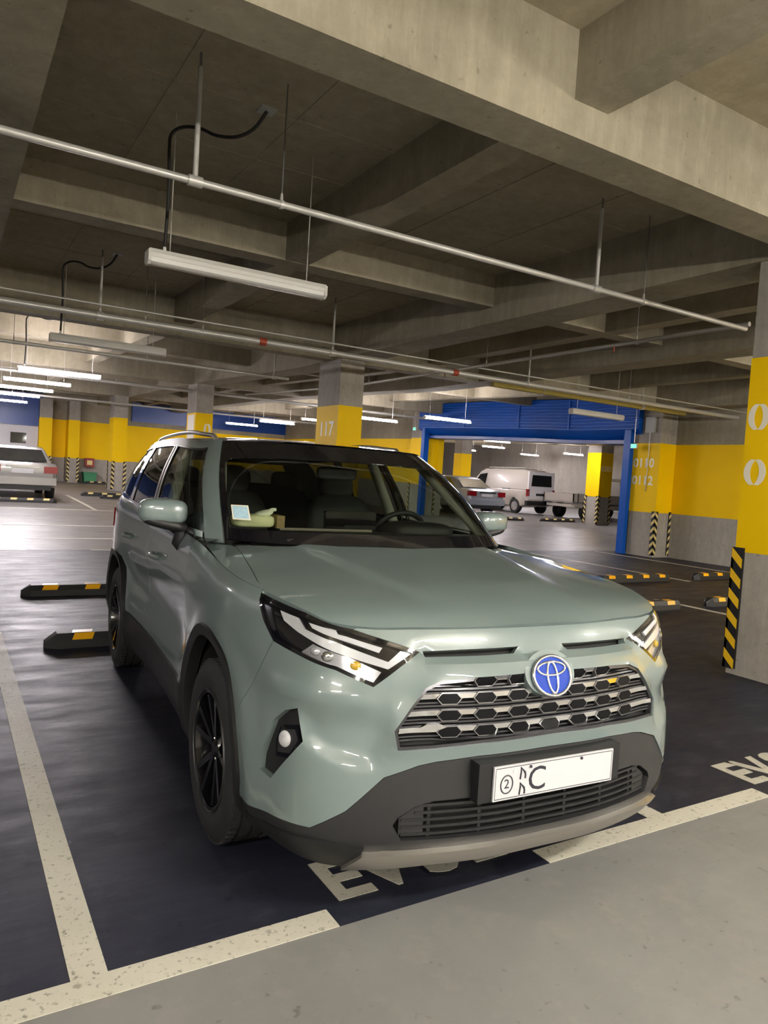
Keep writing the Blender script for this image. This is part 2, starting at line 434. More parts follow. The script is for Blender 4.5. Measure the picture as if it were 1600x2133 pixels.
cm = column(4.03, 4.50, 9.55, 10.40, 'yellow-banded column rising behind the green car roof')
fl = lambda x, y, z: (4.024-z, 9.97-x, 2.2+y)
for i, (tx, zz) in enumerate((('117', 2.28), ('117', 1.85))):
    text('painted_digit', tx, .36, lambda x, y, z, zz=zz: (4.024-z, 9.975-x*1.05, zz+y), 'white_paint', cm, .002, .006)
c3 = column(4.03, 4.50, 17.98, 18.83, 'distant yellow column just left of the windscreen pillar of the green car')
stencil0(4.36, 2.27+hz(18), .2, .34, lambda u, v, d: (u, 17.976-d, v), c3)
MB().box(4.02, 4.026, 18.1, 18.7, hz(18)+1.1, hz(18)+2.66).build('pale_panel', 'white_paint', c3)
column(3.5, 3.98, 26.4, 27.25, 'far yellow column with striped corner guards left of the green car')
c5 = column(12.56, 13.13, 9.55, 10.40, 'yellow-banded column at the near side of the blue shutter portal')
for tx, zz in (('0110', 2.22), ('0112', 1.80)):
    text('painted_digit', tx, .30, lambda x, y, z, zz=zz: (12.554-z, 9.99-x*1.02, zz+y), 'white_paint', c5, .002, .006)
MB().box(12.50, 12.56, 9.72, 9.98, 2.95, 3.32).build('junction_box', 'camera_grey', c5)
MB().tube([(12.53, 9.85, 2.95), (12.53, 9.85, 2.6), (12.545, 9.87, 1.55)], .008, 6).build('conduit', 'galvanised_dark', c5)
column(12.56, 13.13, 19.4, 20.25, 'yellow column at the far side of the blue shutter portal')
c6 = column(19.0, 19.65, 17.2, 17.85, 'yellow column in front of the flatbed pickup beyond the portal')
text('painted_digit', '0205', .28, lambda x, y, z: (19.325+x, 17.194-z, 2.1+hz(17.5)+y), 'white_paint', c6)
column(18.9, 19.55, 28.6, 29.3, 'yellow column behind the silver saloon beyond the portal')
column(23.0, 23.7, 31.0, 31.7, 'most distant yellow column seen over the silver saloon')
column(1.6, 2.1, 32.2, 32.95, 'yellow column at the corner of the white office wall')
column(2.75, 3.2, 32.2, 32.95, 'yellow column against the far wall beside the green bin')

# ------------------------------------------------------------------ pipes
def pipe(name, pts, r, label, hang, material='galvanised', joints=(), sprink=(), drops=()):
    p = thing(name, pts[0], label, 'pipe')
    MB().tube(pts, r, 12).build('pipe_run', material, p, 40)
    for (x, y, z, kind) in hang:
        top = CEIL+hz(y)+.01
        if kind == 't':       # stout tube stand
            MB().tube([(x, y, z+r), (x, y, top-.10)], .017, 10).build('hanger_tube', 'galvanised', p, 40)
            MB().tube([(x, y, top-.12), (x, y, top)], .008, 8).build('hanger_rod', 'galvanised_dark', p, 40)
            MB().lathe([(-.045, r), (-.045, r+.011), (.045, r+.011), (.045, r)], (x, y, z), 'x', 14, closed=True).build('clamp', 'galvanised', p, 30)
        else:
            MB().tube([(x, y, z+r), (x, y, top)], .0045, 6).build('hanger_rod', 'galvanised_dark', p)
            MB().lathe([(-.012, r), (-.012, r+.006), (.012, r+.006), (.012, r)], (x, y, z), 'x', 12, closed=True).build('clamp', 'galvanised', p)
            MB().lathe([(0, .006), (0, .013), (.05, .007), (.05, 0)], (x, y, z+r), 'z', 8).build('clevis', 'galvanised', p)
    for (x, y, z) in joints:
        MB().lathe([(-.05, r), (-.05, r+.012), (.05, r+.012), (.05, r)], (x, y, z), 'x', 14, closed=True).build('coupling', 'sprinkler_red', p, 30)
    for (x, y, z) in sprink:
        mb = MB().lathe([(0, .012), (-.035, .012), (-.035, .006), (-.06, .006), (-.062, .018), (-.066, .018), (-.066, 0)], (x, y, z-r), 'z', 10); mb.build('sprinkler', 'sprinkler_red', p, 40)
    return p
pipe('sprinkler_pipe', [(-6, 2.93, 3.29), (5.36, 2.93, 3.29)], .024, 'bright galvanised sprinkler pipe crossing above the green car, nearest of its kind',
     [(-.50, 2.93, 3.29, 't'), (.09, 2.93, 3.29, 'r'), (3.12, 2.93, 3.29, 't'), (3.75, 2.93, 3.29, 'r'), (-3.2, 2.93, 3.29, 't')])
pipe('sprinkler_pipe', [(5.42, 2.93, 3.352), (5.42, 12.0, 3.352), (5.42, 18, 3.352+hz(18))], .026, 'galvanised branch pipe running away along the girder behind the right column',
     [(5.42, y, 3.352, 'r') for y in (4.4, 7.3, 11.0)], sprink=[(5.42, 4.75, 3.352), (5.42, 8.4, 3.352)])
pipe('sprinkler_pipe', [(-6, 7.95, 3.275), (13, 7.95, 3.275)], .042, 'thick galvanised pipe crossing behind the unlit lamp, second from the camera',
     [(-.2, 7.95, 3.275, 't'), (.35, 7.95, 3.275, 'r'), (1.1, 7.95, 3.275, 'r'), (3.05, 7.95, 3.275, 't'), (6.9, 7.95, 3.275, 't'), (9.5, 7.95, 3.275, 'r')], joints=[(1.95, 7.95, 3.275), (5.3, 7.95, 3.275)])
pipe('sprinkler_pipe', [(-6, 7.72, 3.37), (13, 7.72, 3.37)], .012, 'thin conduit running just above the thick galvanised pipe', [])
pipe('sprinkler_pipe', [(-6, 11.5, 3.29), (3.9, 11.5, 3.29)], .032, 'galvanised pipe ending at the column behind the green car, third from the camera',
     [(-.9, 11.5, 3.29, 'r'), (1.2, 11.5, 3.29, 'r'), (3.6, 11.5, 3.29, 't')])
pipe('sprinkler_pipe', [(-6, 18.4, 3.30+hz(18.4)), (12.4, 18.4, 3.30+hz(18.4))], .04, 'pale far pipe under the row of lit lamps',
     [(x, 18.4, 3.3+hz(18.4), 'r') for x in (-1, 2, 5, 8, 11)])
pipe('sprinkler_pipe', [(-6, 24.5, 3.1+hz(24.5)), (12.4, 24.5, 3.1+hz(24.5))], .035, 'most distant pipe crossing in front of the yellow far wall',
     [(x, 24.5, 3.1+hz(24.5), 'r') for x in (0, 3, 6, 9)])
pipe('cable_tray', [(7.2, 9.3, 3.42), (13.0, 9.3, 3.42)], .05, 'yellowish conduit running above the blue shutter to the right wall', [(8.5, 9.3, 3.42, 'r'), (11.5, 9.3, 3.42, 't')], 'yellow_pipe')

# ------------------------------------------------------------------ lamps
def lamp(cx, y, label, lit, z=3.0, L=1.44, cable=True, warm=False, group=None):
    z += hz(y); ce = CEIL+hz(y)
    t = thing('tube_light', (cx, y, z), label, 'lamp', group)
    prof = [(-.052, .012), (-.058, .045), (.058, .045), (.052, .012)]
    hw = .030 if lit else .060
    MB().prism([(-hw, .002), (-hw*1.1, .030), (-hw*.87, .062), (hw*.87, .062), (hw*1.1, .030), (hw, .002)], lambda u, v, d: (cx+d, y+u, z+v), -L/2, L/2).build('housing', 'lamp_plastic', t)
    if lit:
        for s in (-.052, .052): MB().tube([(cx-L/2+.02, y+s, z+.004), (cx+L/2-.02, y+s, z+.004)], .0145, 10).build('tube', 'lamp_lit_warm' if warm else 'lamp_lit', t, 60)
        for s in (-1, 1): MB().box(cx+s*(L/2-.01)-.012, cx+s*(L/2-.01)+.012, y-.072, y+.072, z-.016, z+.03).build('tube_holder', 'lamp_plastic', t)
    else:
        pr_ = [(-.058, .001), (-.052, -.030), (-.03, -.046), (.03, -.046), (.052, -.030), (.058, .001)]
        MB().prism(pr_, lambda u, v, d: (cx+d, y+u, z+v), -L/2+.012, L/2-.012).build('diffuser', 'lamp_cover', t, 40)
        for s in (-1, 1): MB().prism([(-.064, .05), (-.064, -.028), (-.034, -.052), (.034, -.052), (.064, -.028), (.064, .05)], lambda u, v, d: (cx+d, y+u, z+v), s*(L/2-.014), s*(L/2+.008)).build('end_cap', 'lamp_plastic', t)
    for s in (-.56, .56):
        MB().tube([(cx+s, y, z+.06), (cx+s, y, ce)], .004, 6).build('hanging_wire', 'galvanised', t)
    if cable:
        x = cx-.62
        pts = [(x+.02, y, z+.06), (x+.02, y, z+.12)]
        MB().lathe([(0, .012), (.0, .016), (.05, .010), (.05, 0)], (x+.02, y, z+.06), 'z', 10).build('cable_gland', 'lamp_cover', t)
        base = [(x+.02, 0, z+.10), (x+.03, 0, z+.5), (x+.02, 0, ce-.28), (x+.03, 0, ce-.16), (x+.10, -.03, ce-.10), (x+.20, -.12, ce-.11), (x+.30, -.22, ce-.17), (x+.42, -.32, ce-.18), (x+.52, -.40, ce-.12), (x+.58, -.48, ce-.01)]
        B = np.array(base); B[:, 1] += y
        tt = np.linspace(0, len(B)-1, 46); i = np.clip(tt.astype(int), 0, len(B)-2); uu = (tt-i)[:, None]
        p0 = B[np.maximum(i-1, 0)]; p1 = B[i]; p2 = B[i+1]; p3 = B[np.minimum(i+2, len(B)-1)]
        Q = .5*(2*p1+(p2-p0)*uu+(2*p0-5*p1+4*p2-p3)*uu**2+(3*p1-p0-3*p2+p3)*uu**3)
        MB().tube([tuple(q) for q in Q], .0125, 8).build('cable', 'cable_black', t, 60)
        e = Q[-1]; MB().box(e[0]-.06, e[0]+.06, e[1]-.06, e[1]+.06, ce-.012, ce+.004).build('ceiling_plate', 'camera_grey', t)
    return t
lamp(.15, 3.83, 'unlit tube lamp hanging directly above the green car, nearest the camera', False)
lamp(.02, 8.47, 'unlit tube lamp behind the thick pipe, second above the bay', False)
for y, w in ((13.1, 'nearest'), (17.0, 'second'), (20.3, 'third'), (23.6, 'fourth'), (27.6, 'farthest')):
    lamp(0, y, '%s glowing tube lamp of the row receding on the left' % w, True, z=2.98, cable=y < 15)
lamp(9.3, 8.55, 'unlit tube lamp in front of the blue shutter box', False, cable=False)
for y, w in ((13.4, 'glowing tube lamp hanging before the blue shutter'), (17.0, 'glowing tube lamp just right of the yellow column behind the car'), (20.8, 'glowing tube lamp just left of the yellow column behind the car'), (24.6, 'far glowing tube lamp over the green car roof'), (28.5, 'farthest glowing tube lamp of the row above the car roof')):
    lamp(9.15, y, w, True, z=2.98, cable=False)
for (x, y, w) in ((17.6, 17.2, 'glowing tube lamp just beyond the shutter opening'), (17.2, 26, 'far glowing tube lamp above the silver saloon'), (21.5, 26.5, 'far glowing tube lamp above the white van'), (26.5, 26.0, 'far glowing tube lamp above the pickup cab'), (26, 20.5, 'glowing tube lamp right of the pickup column'), (19, 31, 'distant glowing tube lamp high behind the silver saloon'), (24, 32, 'distant glowing tube lamp behind the white van'), (28, 31, 'most distant glowing tube lamp at the right of the portal'), (16, 36, 'faint distant glowing tube lamp at the left of the portal'), (22, 37, 'faint distant glowing tube lamp in the middle of the portal'), (17.6, 21.6, 'glowing tube lamp over the van beyond the portal')):
    lamp(x, y, w, True, z=2.95, cable=False)
# lamps over the driving lane the picture was taken from (behind and beside the camera); last entry is an unseen extra, added to brighten the right wall
for (x, y) in ((-4.3, -2.9), (.6, -2.9), (5.2, -2.9), (9.8, -2.9), (-4.3, -7.0), (.6, -7.0), (5.2, -7.0), (9.8, -7.0), (-9.2, -2.9), (10.8, .8)):
    lamp(x, y, 'unseen glowing tube lamp along the driving lane', True, z=2.98, cable=False, warm=True, group='lane lamps behind the camera')
for y in (8.4, 17.4):
    lamp(-9.0, y, 'glowing tube lamp of the row beyond the left edge', True, z=2.98, cable=False, group='lamps beyond the left edge')

# ------------------------------------------------------------------ wheel stops
def wheel_stop(x0, x1, y0, label, group=None, pale=False):
    yc = y0+.075; h = hz(yc)
    t = thing('wheel_stop', ((x0+x1)/2, yc, h), label, 'wheel stop', group)
    sec = [(-.085, 0), (-.078, .062), (-.048, .115), (.048, .115), (.078, .062), (.085, 0)]
    L = x1-x0; mb = MB()
    def ring(x, k): return [(x, yc+a*k, h+.001+b*(.35+.65*k)) for (a, b) in sec]
    R = [ring(x0, .25), ring(x0+.09, 1), ring(x1-.09, 1), ring(x1, .25)]
    mb.grid(R); n = len(sec); mb.face(list(range(n))); mb.face(list(range(3*n, 4*n)))
    for i in range(3): mb.face((i*n, i*n+n-1, (i+1)*n+n-1, (i+1)*n))
    mb.build('rubber_block', 'rubber', t)
    nb = 4
    for k in range(nb):
        xc = x0+.27+(L-.54)*k/(nb-1)
        mb = MB(); sk = .035
        for (a0, b0, a1, b1) in ((-.0795, .066, -.050, .113), (-.048, .1165, .048, .1165)):
            b_ = len(mb.v); o = -.0018 if b0 != b1 else 0
            mb.v += [(xc-.075+(sk if b0 == b1 else 0)*0, yc+a0+o, h+.002+b0), (xc+.075, yc+a0+o, h+.002+b0), (xc+.075+sk*.6, yc+a1+o, h+.002+b1), (xc-.075+sk*.6, yc+a1+o, h+.002+b1)]
            mb.face((b_, b_+1, b_+2, b_+3))
        mb.build('reflector', 'stripe_pale' if pale else 'reflector', t)
    return t
wheel_stop(-1.10, .72, 4.30, 'black wheel stop behind the rear wheel of the green car')
wheel_stop(-1.07, .75, 6.65, 'black wheel stop of the opposite bay, left of the green car')
wheel_stop(4.86, 6.66, 4.32, 'black wheel stop to the right of the green car bonnet, nearer row', 'wheel stops right of the car')
wheel_stop(7.24, 9.04, 4.34, 'partly hidden nearer-row wheel stop left of the striped column guard')
wheel_stop(7.36, 9.16, 6.4, 'black wheel stop with four patches, farther row right of the bonnet')
wheel_stop(9.86, 11.66, 6.42, 'farther-row wheel stop partly behind the striped column guard')
wheel_stop(1.9, 3.7, 22.6, 'far wheel stop before the distant striped column', pale=True)
wheel_stop(2.3, 4.1, 21.6, 'far wheel stop nearer of the pair left of the green car', pale=True)
wheel_stop(-.9, .8, 19.2, 'wheel stop behind the grey saloon at the left edge', pale=True)
for x, w in ((3.4, 'just right of the green bin'), (5.2, 'farther right of the green bin')): wheel_stop(x, x+1.5, 31.6, 'small dark wheel stop along the far wall, '+w, 'wheel stops along the far wall', pale=True)
for x, y, w in ((14.6, 18.2, 'behind the silver saloon'), (17.2, 18.2, 'between saloon and van'), (20.6, 17.2, 'in front of the pickup, right of the column')): wheel_stop(x, x+1.8, y, 'wheel stop beyond the portal '+w, 'wheel stops beyond the portal', pale=True)
# bin and extinguisher box by the far wall
t = thing('recycling_bin', (3.72, 32.6, hz(32.6)), 'green bin standing by the far yellow wall', 'bin'); h = hz(32.6)
MB().prism([(-.22, 0), (.22, 0), (.27, .42), (-.27, .42)], lambda u, v, d: (3.72+u, 32.6+d, h+v), -.28, .28).build('bin_body', 'green_box', t)
MB().box(3.43, 4.01, 32.28, 32.92, h+.42, h+.48).build('bin_lid', 'green_box', t)
t = thing('fire_box', (3.75, 32.85, h+.95), 'small red fire box above the green bin', 'fire box')
MB().box(3.56, 3.94, 32.78, 32.98, h+.7, h+1.1).build('case', 'red_box', t); MB().box(3.64, 3.86, 32.77, 32.78, h+.8, h+1.0).build('door_panel', 'stripe_pale', t)
# ------------------------------------------------------------------ the green car
TH = -.05820444
CAR = bpy.data.objects.new('suv', None); COL.objects.link(CAR); CAR.rotation_euler.z = TH; CAR['_org'] = (0., 0., 0.)
tag(CAR, 'sage green sport utility car parked nose-out with black roof and blue front emblem', 'car')
# ---- base plan (one half): front centre -> corner -> side -> rear centre, at z about 0.55
PLAN=np.array([(0,0),(.25,.008),(.50,.055),(.66,.11),(.79,.19),(.870,.31),(.912,.50),(.936,.75),(.941,.97),(.930,1.38),(.912,1.9),(.905,2.5),(.918,3.1),(.938,3.65),(.925,4.02),(.875,4.33),(.70,4.53),(.35,4.585),(0,4.6)],float)
NC=len(PLAN)
#            z (front,side,rear)   inset front, corner(3-6), side, rear
ROWS=[((.20,.20,.24),(.10,.10,.09,.14)),
      ((.30,.29,.32),(.0,.02,.03,.05)),
      ((.40,.40,.42),(-.012,.0,.008,.0)),
      ((.55,.55,.55),(0,0,0,0)),
      ((.68,.68,.68),(.012,.012,.006,.01)),
      ((.80,.80,.80),(.030,.03,.012,.03)),
      ((.90,.92,.92),(.065,.045,.002,.05)),
      (None,(.095,.06,.012,.07)),
      ('top',(.125,.085,.045,.10))]
ZTOP=np.array([1.005,1.005,1.003,1.003,1.015,1.04,1.065,1.085,1.10,1.145,1.165,1.185,1.205,1.225,1.235,1.22,1.19,1.18,1.175])
def wts():
    # weights per column for front, corner, side, rear
    W=np.zeros((NC,4))
    for i in range(NC):
        if i<=2: W[i]=(1,0,0,0)
        elif i<=6:
            W[i]={3:(.5,.5,0,0),4:(0,1,0,0),5:(0,1,0,0),6:(0,.5,.5,0)}[i]
        elif i<=13: W[i]=(0,0,1,0)
        elif i==14: W[i]=(0,0,.7,.3)
        elif i==15: W[i]=(0,0,.3,.7)
        else: W[i]=(0,0,0,1)
    return W
def crom(P,t):
    """centripetal-ish uniform Catmull-Rom through P (n,d) at float params t"""
    n=len(P); i=np.clip(np.floor(t).astype(int),0,n-2); u=(t-i)[:,None]
    p1=P[i];p2=P[i+1];p0=P[np.maximum(i-1,0)].copy();p3=P[np.minimum(i+2,n-1)].copy()
    m=i==0; p0[m]=2*P[0]-P[1] if n<2 else 2*P[0]-P[1]
    m=i==n-2; p3[m]=2*P[n-1]-P[n-2]
    return .5*((2*p1)+(-p0+p2)*u+(2*p0-5*p1+4*p2-p3)*u*u+(-p0+3*p1-3*p2+p3)*u**3)
def build():
    W=wts(); mir=np.array([-1,1])
    # normals of plan
    Pm=np.vstack([PLAN[1]*mir,PLAN,PLAN[-2]*mir])
    T=Pm[2:]-Pm[:-2]; T/=np.linalg.norm(T,axis=1)[:,None]
    N=np.stack([T[:,1],-T[:,0]],1)   # outward
    N[0]=(0,-1);N[-1]=(0,1)
    zf=W[:,0]+W[:,1]; zs=W[:,2]; zr=W[:,3]
    rows=[]
    for r,(z,ins) in enumerate(ROWS):
        inset=W@np.array(ins)
        if z is None: Z=ZTOP-.045+0*inset
        elif z=='top': Z=ZTOP
        else: Z=zf*z[0]+zs*z[1]+zr*z[2]
        XY=PLAN-N*inset[:,None]
        rows.append(np.column_stack([XY,Z]))
    G=np.array(rows).transpose(1,0,2)  # col,row,3
    # mirrored pad so it is smooth at the centre lines
    pad=3; L=G[1:pad+1][::-1]*[-1,1,1]; Rr=G[-pad-1:-1][::-1]*[-1,1,1]
    Gp=np.concatenate([L,G,Rr]); n=len(Gp)
    # column chord params
    tc=np.arange(n,dtype=float)
    NS=900
    tt=np.linspace(pad,pad+NC-1,NS)
    A=crom(Gp.reshape(n,-1),tt).reshape(NS,len(ROWS),3)
    NR=90
    B=crom(A.transpose(1,0,2).reshape(len(ROWS),-1),np.linspace(0,len(ROWS)-1,NR)).reshape(NR,NS,3).transpose(1,0,2)
    B[0,:,0]=0;B[-1,:,0]=0
    # arclength along mid row
    mid=B[:,NR*3//8,:2]; s=np.concatenate([[0],np.cumsum(np.linalg.norm(np.diff(mid,axis=0),axis=1))])
    # monotone z
    B[:,:,2]=np.maximum.accumulate(B[:,:,2],axis=1)
    return B,s
TAB,SARC=build()
SMAX=SARC[-1]
def surf(s,z):
    """s (signed arclength from front centre), z -> point"""
    s=np.asarray(s,float);z=np.asarray(z,float)
    sg=np.where(s<0,-1.,1.); a=np.abs(s); a=np.where(a>SMAX,2*SMAX-a,a)
    fi=np.interp(a,SARC,np.arange(len(SARC))); i=np.clip(fi.astype(int),0,len(SARC)-2); u=(fi-i)[:,None,None]
    col=TAB[i]*(1-u)+TAB[i+1]*u      # n,NR,3
    zc=col[:,:,2]; n=len(s); NR=zc.shape[1]
    zz=np.clip(z,zc[:,0]+1e-6,zc[:,-1]-1e-6)
    j=np.clip((zc<=zz[:,None]).sum(1)-1,0,NR-2); ar=np.arange(n)
    z0=zc[ar,j];z1=zc[ar,j+1]; v=((zz-z0)/np.maximum(z1-z0,1e-9))[:,None]
    p=col[ar,j]*(1-v)+col[ar,j+1]*v
    p=p.copy();p[:,0]*=sg
    return p
def ztop(s):
    a=np.abs(np.atleast_1d(np.asarray(s,float))); fi=np.interp(a,SARC,np.arange(len(SARC))); return np.interp(fi,np.arange(len(SARC)),TAB[:,-1,2])
def normal(s,z,h=.012):
    s=np.asarray(s,float);z=np.asarray(z,float)
    a=surf(s+h,z)-surf(s-h,z); b=surf(s,z+h)-surf(s,z-h)
    n=np.cross(a,b); n/=np.maximum(np.linalg.norm(n,axis=1),1e-9)[:,None]
    return n
# shape details on top of the loft
def polydist(P, poly):
    """signed distance (inside positive) of points P (n,2) to polygon"""
    A = np.array(poly, float); B = np.roll(A, -1, 0); x = P[:, None, :]
    d = B-A; t = np.clip(((x-A)*d).sum(2)/np.maximum((d*d).sum(1), 1e-12), 0, 1)
    q = A+t[:, :, None]*d; dist = np.sqrt(((x-q)**2).sum(2)).min(1)
    return np.where(inpoly(P, poly), dist, -dist)
def inpoly(P, poly):
    A = np.array(poly, float); B = np.roll(A, -1, 0); x = P[:, 0][:, None]; y = P[:, 1][:, None]
    c = ((A[:, 1] > y) != (B[:, 1] > y)); den = np.where(np.abs(B[:, 1]-A[:, 1]) < 1e-12, 1e-12, B[:, 1]-A[:, 1])
    xi = (B[:, 0]-A[:, 0])*(y-A[:, 1])/den+A[:, 0]
    return ((c & (x < xi)).sum(1) % 2) == 1
def sstep(x, a, b):
    t = np.clip((x-a)/(b-a), 0, 1); return t*t*(3-2*t)
_side = surf(np.linspace(.3, 5.2, 800), np.full(800, .55)); _ss = np.linspace(.3, 5.2, 800)
def sy(y): return float(np.interp(y, _side[:, 1], _ss))
def mir(h):
    """half outline (s>=0, from centre bottom outwards to centre top) -> full closed outline"""
    return list(h)+[(-s, z) for (s, z) in h[::-1] if s > 1e-6]
def top(s0, s1, n=14, dz=0.):
    ss = np.linspace(s0, s1, n); return [(float(a), float(b)+dz) for a, b in zip(ss, ztop(ss))]
GRILLE_H = [(0, .656), (.28, .652), (.45, .643), (.572, .640), (.585, .70), (.535, .77), (.485, .828), (.43, .849), (.30, .857), (0, .862)]
GRILLE = mir(GRILLE_H)
FACET = [(.585, .775), (.70, .748), (.915, .737), (.885, .64), (.80, .597), (.63, .565), (.595, .66)]
ARCH_O = [(.575, .34), (.56, .43), (.615, .60), (.73, .775), (.90, .85), (1.10, .85), (1.26, .775), (1.37, .62), (1.42, .45), (1.43, .23)]
ARCH_I = [(.615, .21), (.605, .42), (.655, .59), (.75, .735), (.885, .803), (1.085, .803), (1.22, .73), (1.315, .59), (1.36, .42), (1.36, .21)]
def smooth_open(pts, n=5):
    B = np.array(pts); t = np.linspace(0, len(B)-1, (len(B)-1)*n+1); return [tuple(q) for q in crom(B, t)]
ARCH_O = smooth_open(ARCH_O); ARCH_I = smooth_open(ARCH_I)
AXF, AXR, RW = .975, 3.665, .358
def disp(s, z):
    a = np.abs(s); P = np.stack([a, z], 1); d = np.zeros(len(a))
    m = a < 1.3
    if m.any():
        Q = P[m]
        d[m] -= .020*sstep(polydist(Q, FACET), -.012, .05)
        g = polydist(Q, GRILLE); d[m] += .012*np.exp(-(np.minimum(g, 0)/.022)**2)*(g < .02)
        # bumper shoulder under the lamps and the nose shelf above the grille
        d[m] += .016*np.exp(-((Q[:, 1]-(.80-.03*np.clip(Q[:, 0]-.6, 0, .5)))/.030)**2)*sstep(Q[:, 0], .62, .72)*sstep(-Q[:, 0], -1.22, -1.0)
        d[m] += .020*np.exp(-((Q[:, 1]-.895)/.022)**2)*sstep(-Q[:, 0], -.56, -.40)
        d[m] -= .014*np.exp(-((Q[:, 1]-.932)/.018)**2)*sstep(-Q[:, 0], -.56, -.46)
    sd = sstep(a, 2.0, 2.4)*sstep(-a, -4.1, -3.7)
    d -= .022*np.exp(-((z-(.70+.05*(a-2.2)/2))/.085)**2)*sd
    d += .010*np.exp(-((z-.955)/.03)**2)*sstep(a, 1.7, 2.1)*sstep(-a, -5.0, -4.6)
    for ax in (AXF, AXR):
        y = surf(a, z)[:, 1]; r = np.hypot(y-ax, (z-.36)*1.0); d += .012*np.exp(-((r-.50)/.06)**2)*(a > 1.0)*(a < 5.0)
    return d
def skin(uv, off=0.):
    s, z = uv[:, 0], uv[:, 1]; N = normal(s, z)
    return surf(s, z)+N*(disp(s, z)+off)[:, None], N
# bonnet cap
_tr = TAB[:, -1]; _k = np.arange(0, 420); _te = _tr[_k]
_ZC = np.array([(.12, 1.005), (.155, 1.022), (.20, 1.042), (.27, 1.062), (.40, 1.083), (.60, 1.108), (.85, 1.140), (1.05, 1.168), (1.30, 1.195), (1.7, 1.22)])
def cap(x, y):
    xe = np.maximum(np.interp(y, _te[:, 1], _te[:, 0]), .02); ze = np.interp(y, _te[:, 1], _te[:, 2])
    # smooth centre profile
    zc = np.interp(y, _ZC[:, 0], _ZC[:, 1])
    for dd in (.03, .06): zc = (zc+np.interp(y-dd, _ZC[:, 0], _ZC[:, 1])+np.interp(y+dd, _ZC[:, 0], _ZC[:, 1]))/3 if dd == .03 else zc
    q = np.clip(np.abs(x)/xe, 0, 1.0)
    z = ze+(zc-ze)*(1-q**2.6)
    w = .30+.20*np.clip((y-.2)/1.0, 0, 1)      # raised centre panel between two creases
    z += .012*sstep(-np.abs(x), -(w+.05), -w)*sstep(y, .22, .5)
    return z
def capskin(uv, off=0.):
    x, y = uv[:, 0], uv[:, 1]; h = .012; z = cap(x, y)
    gx = (cap(x+h, y)-cap(x-h, y))/(2*h); gy = (cap(x, y+h)-cap(x, y-h))/(2*h)
    N = np.stack([-gx, -gy, np.ones_like(gx)], 1); N /= np.linalg.norm(N, axis=1)[:, None]
    return np.stack([x, y, z], 1)+N*off, N
def densify(poly, step):
    out = []
    for i, p in enumerate(poly):
        q = poly[(i+1) % len(poly)]; n = max(1, int(math.ceil(math.dist(p, q)/step)))
        for k in range(n): out.append((p[0]+(q[0]-p[0])*k/n, p[1]+(q[1]-p[1])*k/n))
    return out
def inset(poly, d):
    A = np.array(poly, float); area = .5*np.sum(A[:, 0]*np.roll(A[:, 1], -1)-np.roll(A[:, 0], -1)*A[:, 1]); sg = 1 if area > 0 else -1
    e = np.roll(A, -1, 0)-A; e /= np.maximum(np.linalg.norm(e, axis=1), 1e-9)[:, None]; n = np.stack([-e[:, 1], e[:, 0]], 1)*sg
    m = n+np.roll(n, 1, 0); m /= np.maximum((m*m).sum(1)/2, .3)[:, None]
    return [tuple(p) for p in A+m*d]
def panel(name, poly, material, parent=None, off=0., holes=(), step=.035, skirt=.02, smooth=38, side=1, gap=0., fn=skin):
    parent = parent or CAR
    if gap: poly = inset(poly, gap)
    loops = [densify(poly, step)]+[densify(h, step*.7) for h in holes]
    V = [p for l in loops for p in l]; E = []; b = 0
    for l in loops:
        E += [(b+i, b+(i+1) % len(l)) for i in range(len(l))]; b += len(l)
    A = np.array(loops[0]); x0, y0 = A.min(0); x1, y1 = A.max(0)
    nx = max(2, int((x1-x0)/step)); ny = max(2, int((y1-y0)/step))
    gx, gy = np.meshgrid(np.linspace(x0, x1, nx+1), np.linspace(y0, y1, ny+1)); G = np.stack([gx.ravel(), gy.ravel()], 1)
    keep = polydist(G, loops[0]) > step*.38
    for l in loops[1:]: keep &= polydist(G, l) < -step*.38
    V += [tuple(p) for p in G[keep]]
    r = delaunay_2d_cdt([Vector(p) for p in V], E, [], 0, 1e-7)
    UV = np.array([tuple(p) for p in r[0]]); T = [tuple(f) for f in r[2]]
    cen = np.array([UV[list(t)].mean(0) for t in T]); ok = inpoly(cen, loops[0])
    for l in loops[1:]: ok &= ~inpoly(cen, l)
    T = [t for t, o in zip(T, ok) if o]
    if side < 0: UV = UV*[-1, 1]
    P, N = fn(UV, off)
    if len(T):
        ti = np.array(T); fnorm = np.cross(P[ti[:, 1]]-P[ti[:, 0]], P[ti[:, 2]]-P[ti[:, 0]]); s = (fnorm*N[ti].mean(1)).sum(1)
        T = T if s.sum() >= 0 else [t[::-1] for t in T]
    mb = MB(); mb.v = [tuple(p) for p in P]; mb.f = list(T)
    if skirt:
        ed = {}
        for t in T:
            for i in range(3): ed[(t[i], t[(i+1) % 3])] = 1
        rim = [e for e in ed if (e[1], e[0]) not in ed]; idx = {}
        for e in rim:
            for v in e:
                if v not in idx: idx[v] = len(mb.v); mb.v.append(tuple(P[v]-N[v]*skirt))
        for a, c in rim: mb.f.append((c, a, idx[a], idx[c]))
    mb.m = [0]*len(mb.f)
    return mb.build(name, material, parent, smooth, fix=False)
def both(*a, **k): return [panel(*a, side=s, **k) for s in (1, -1)]
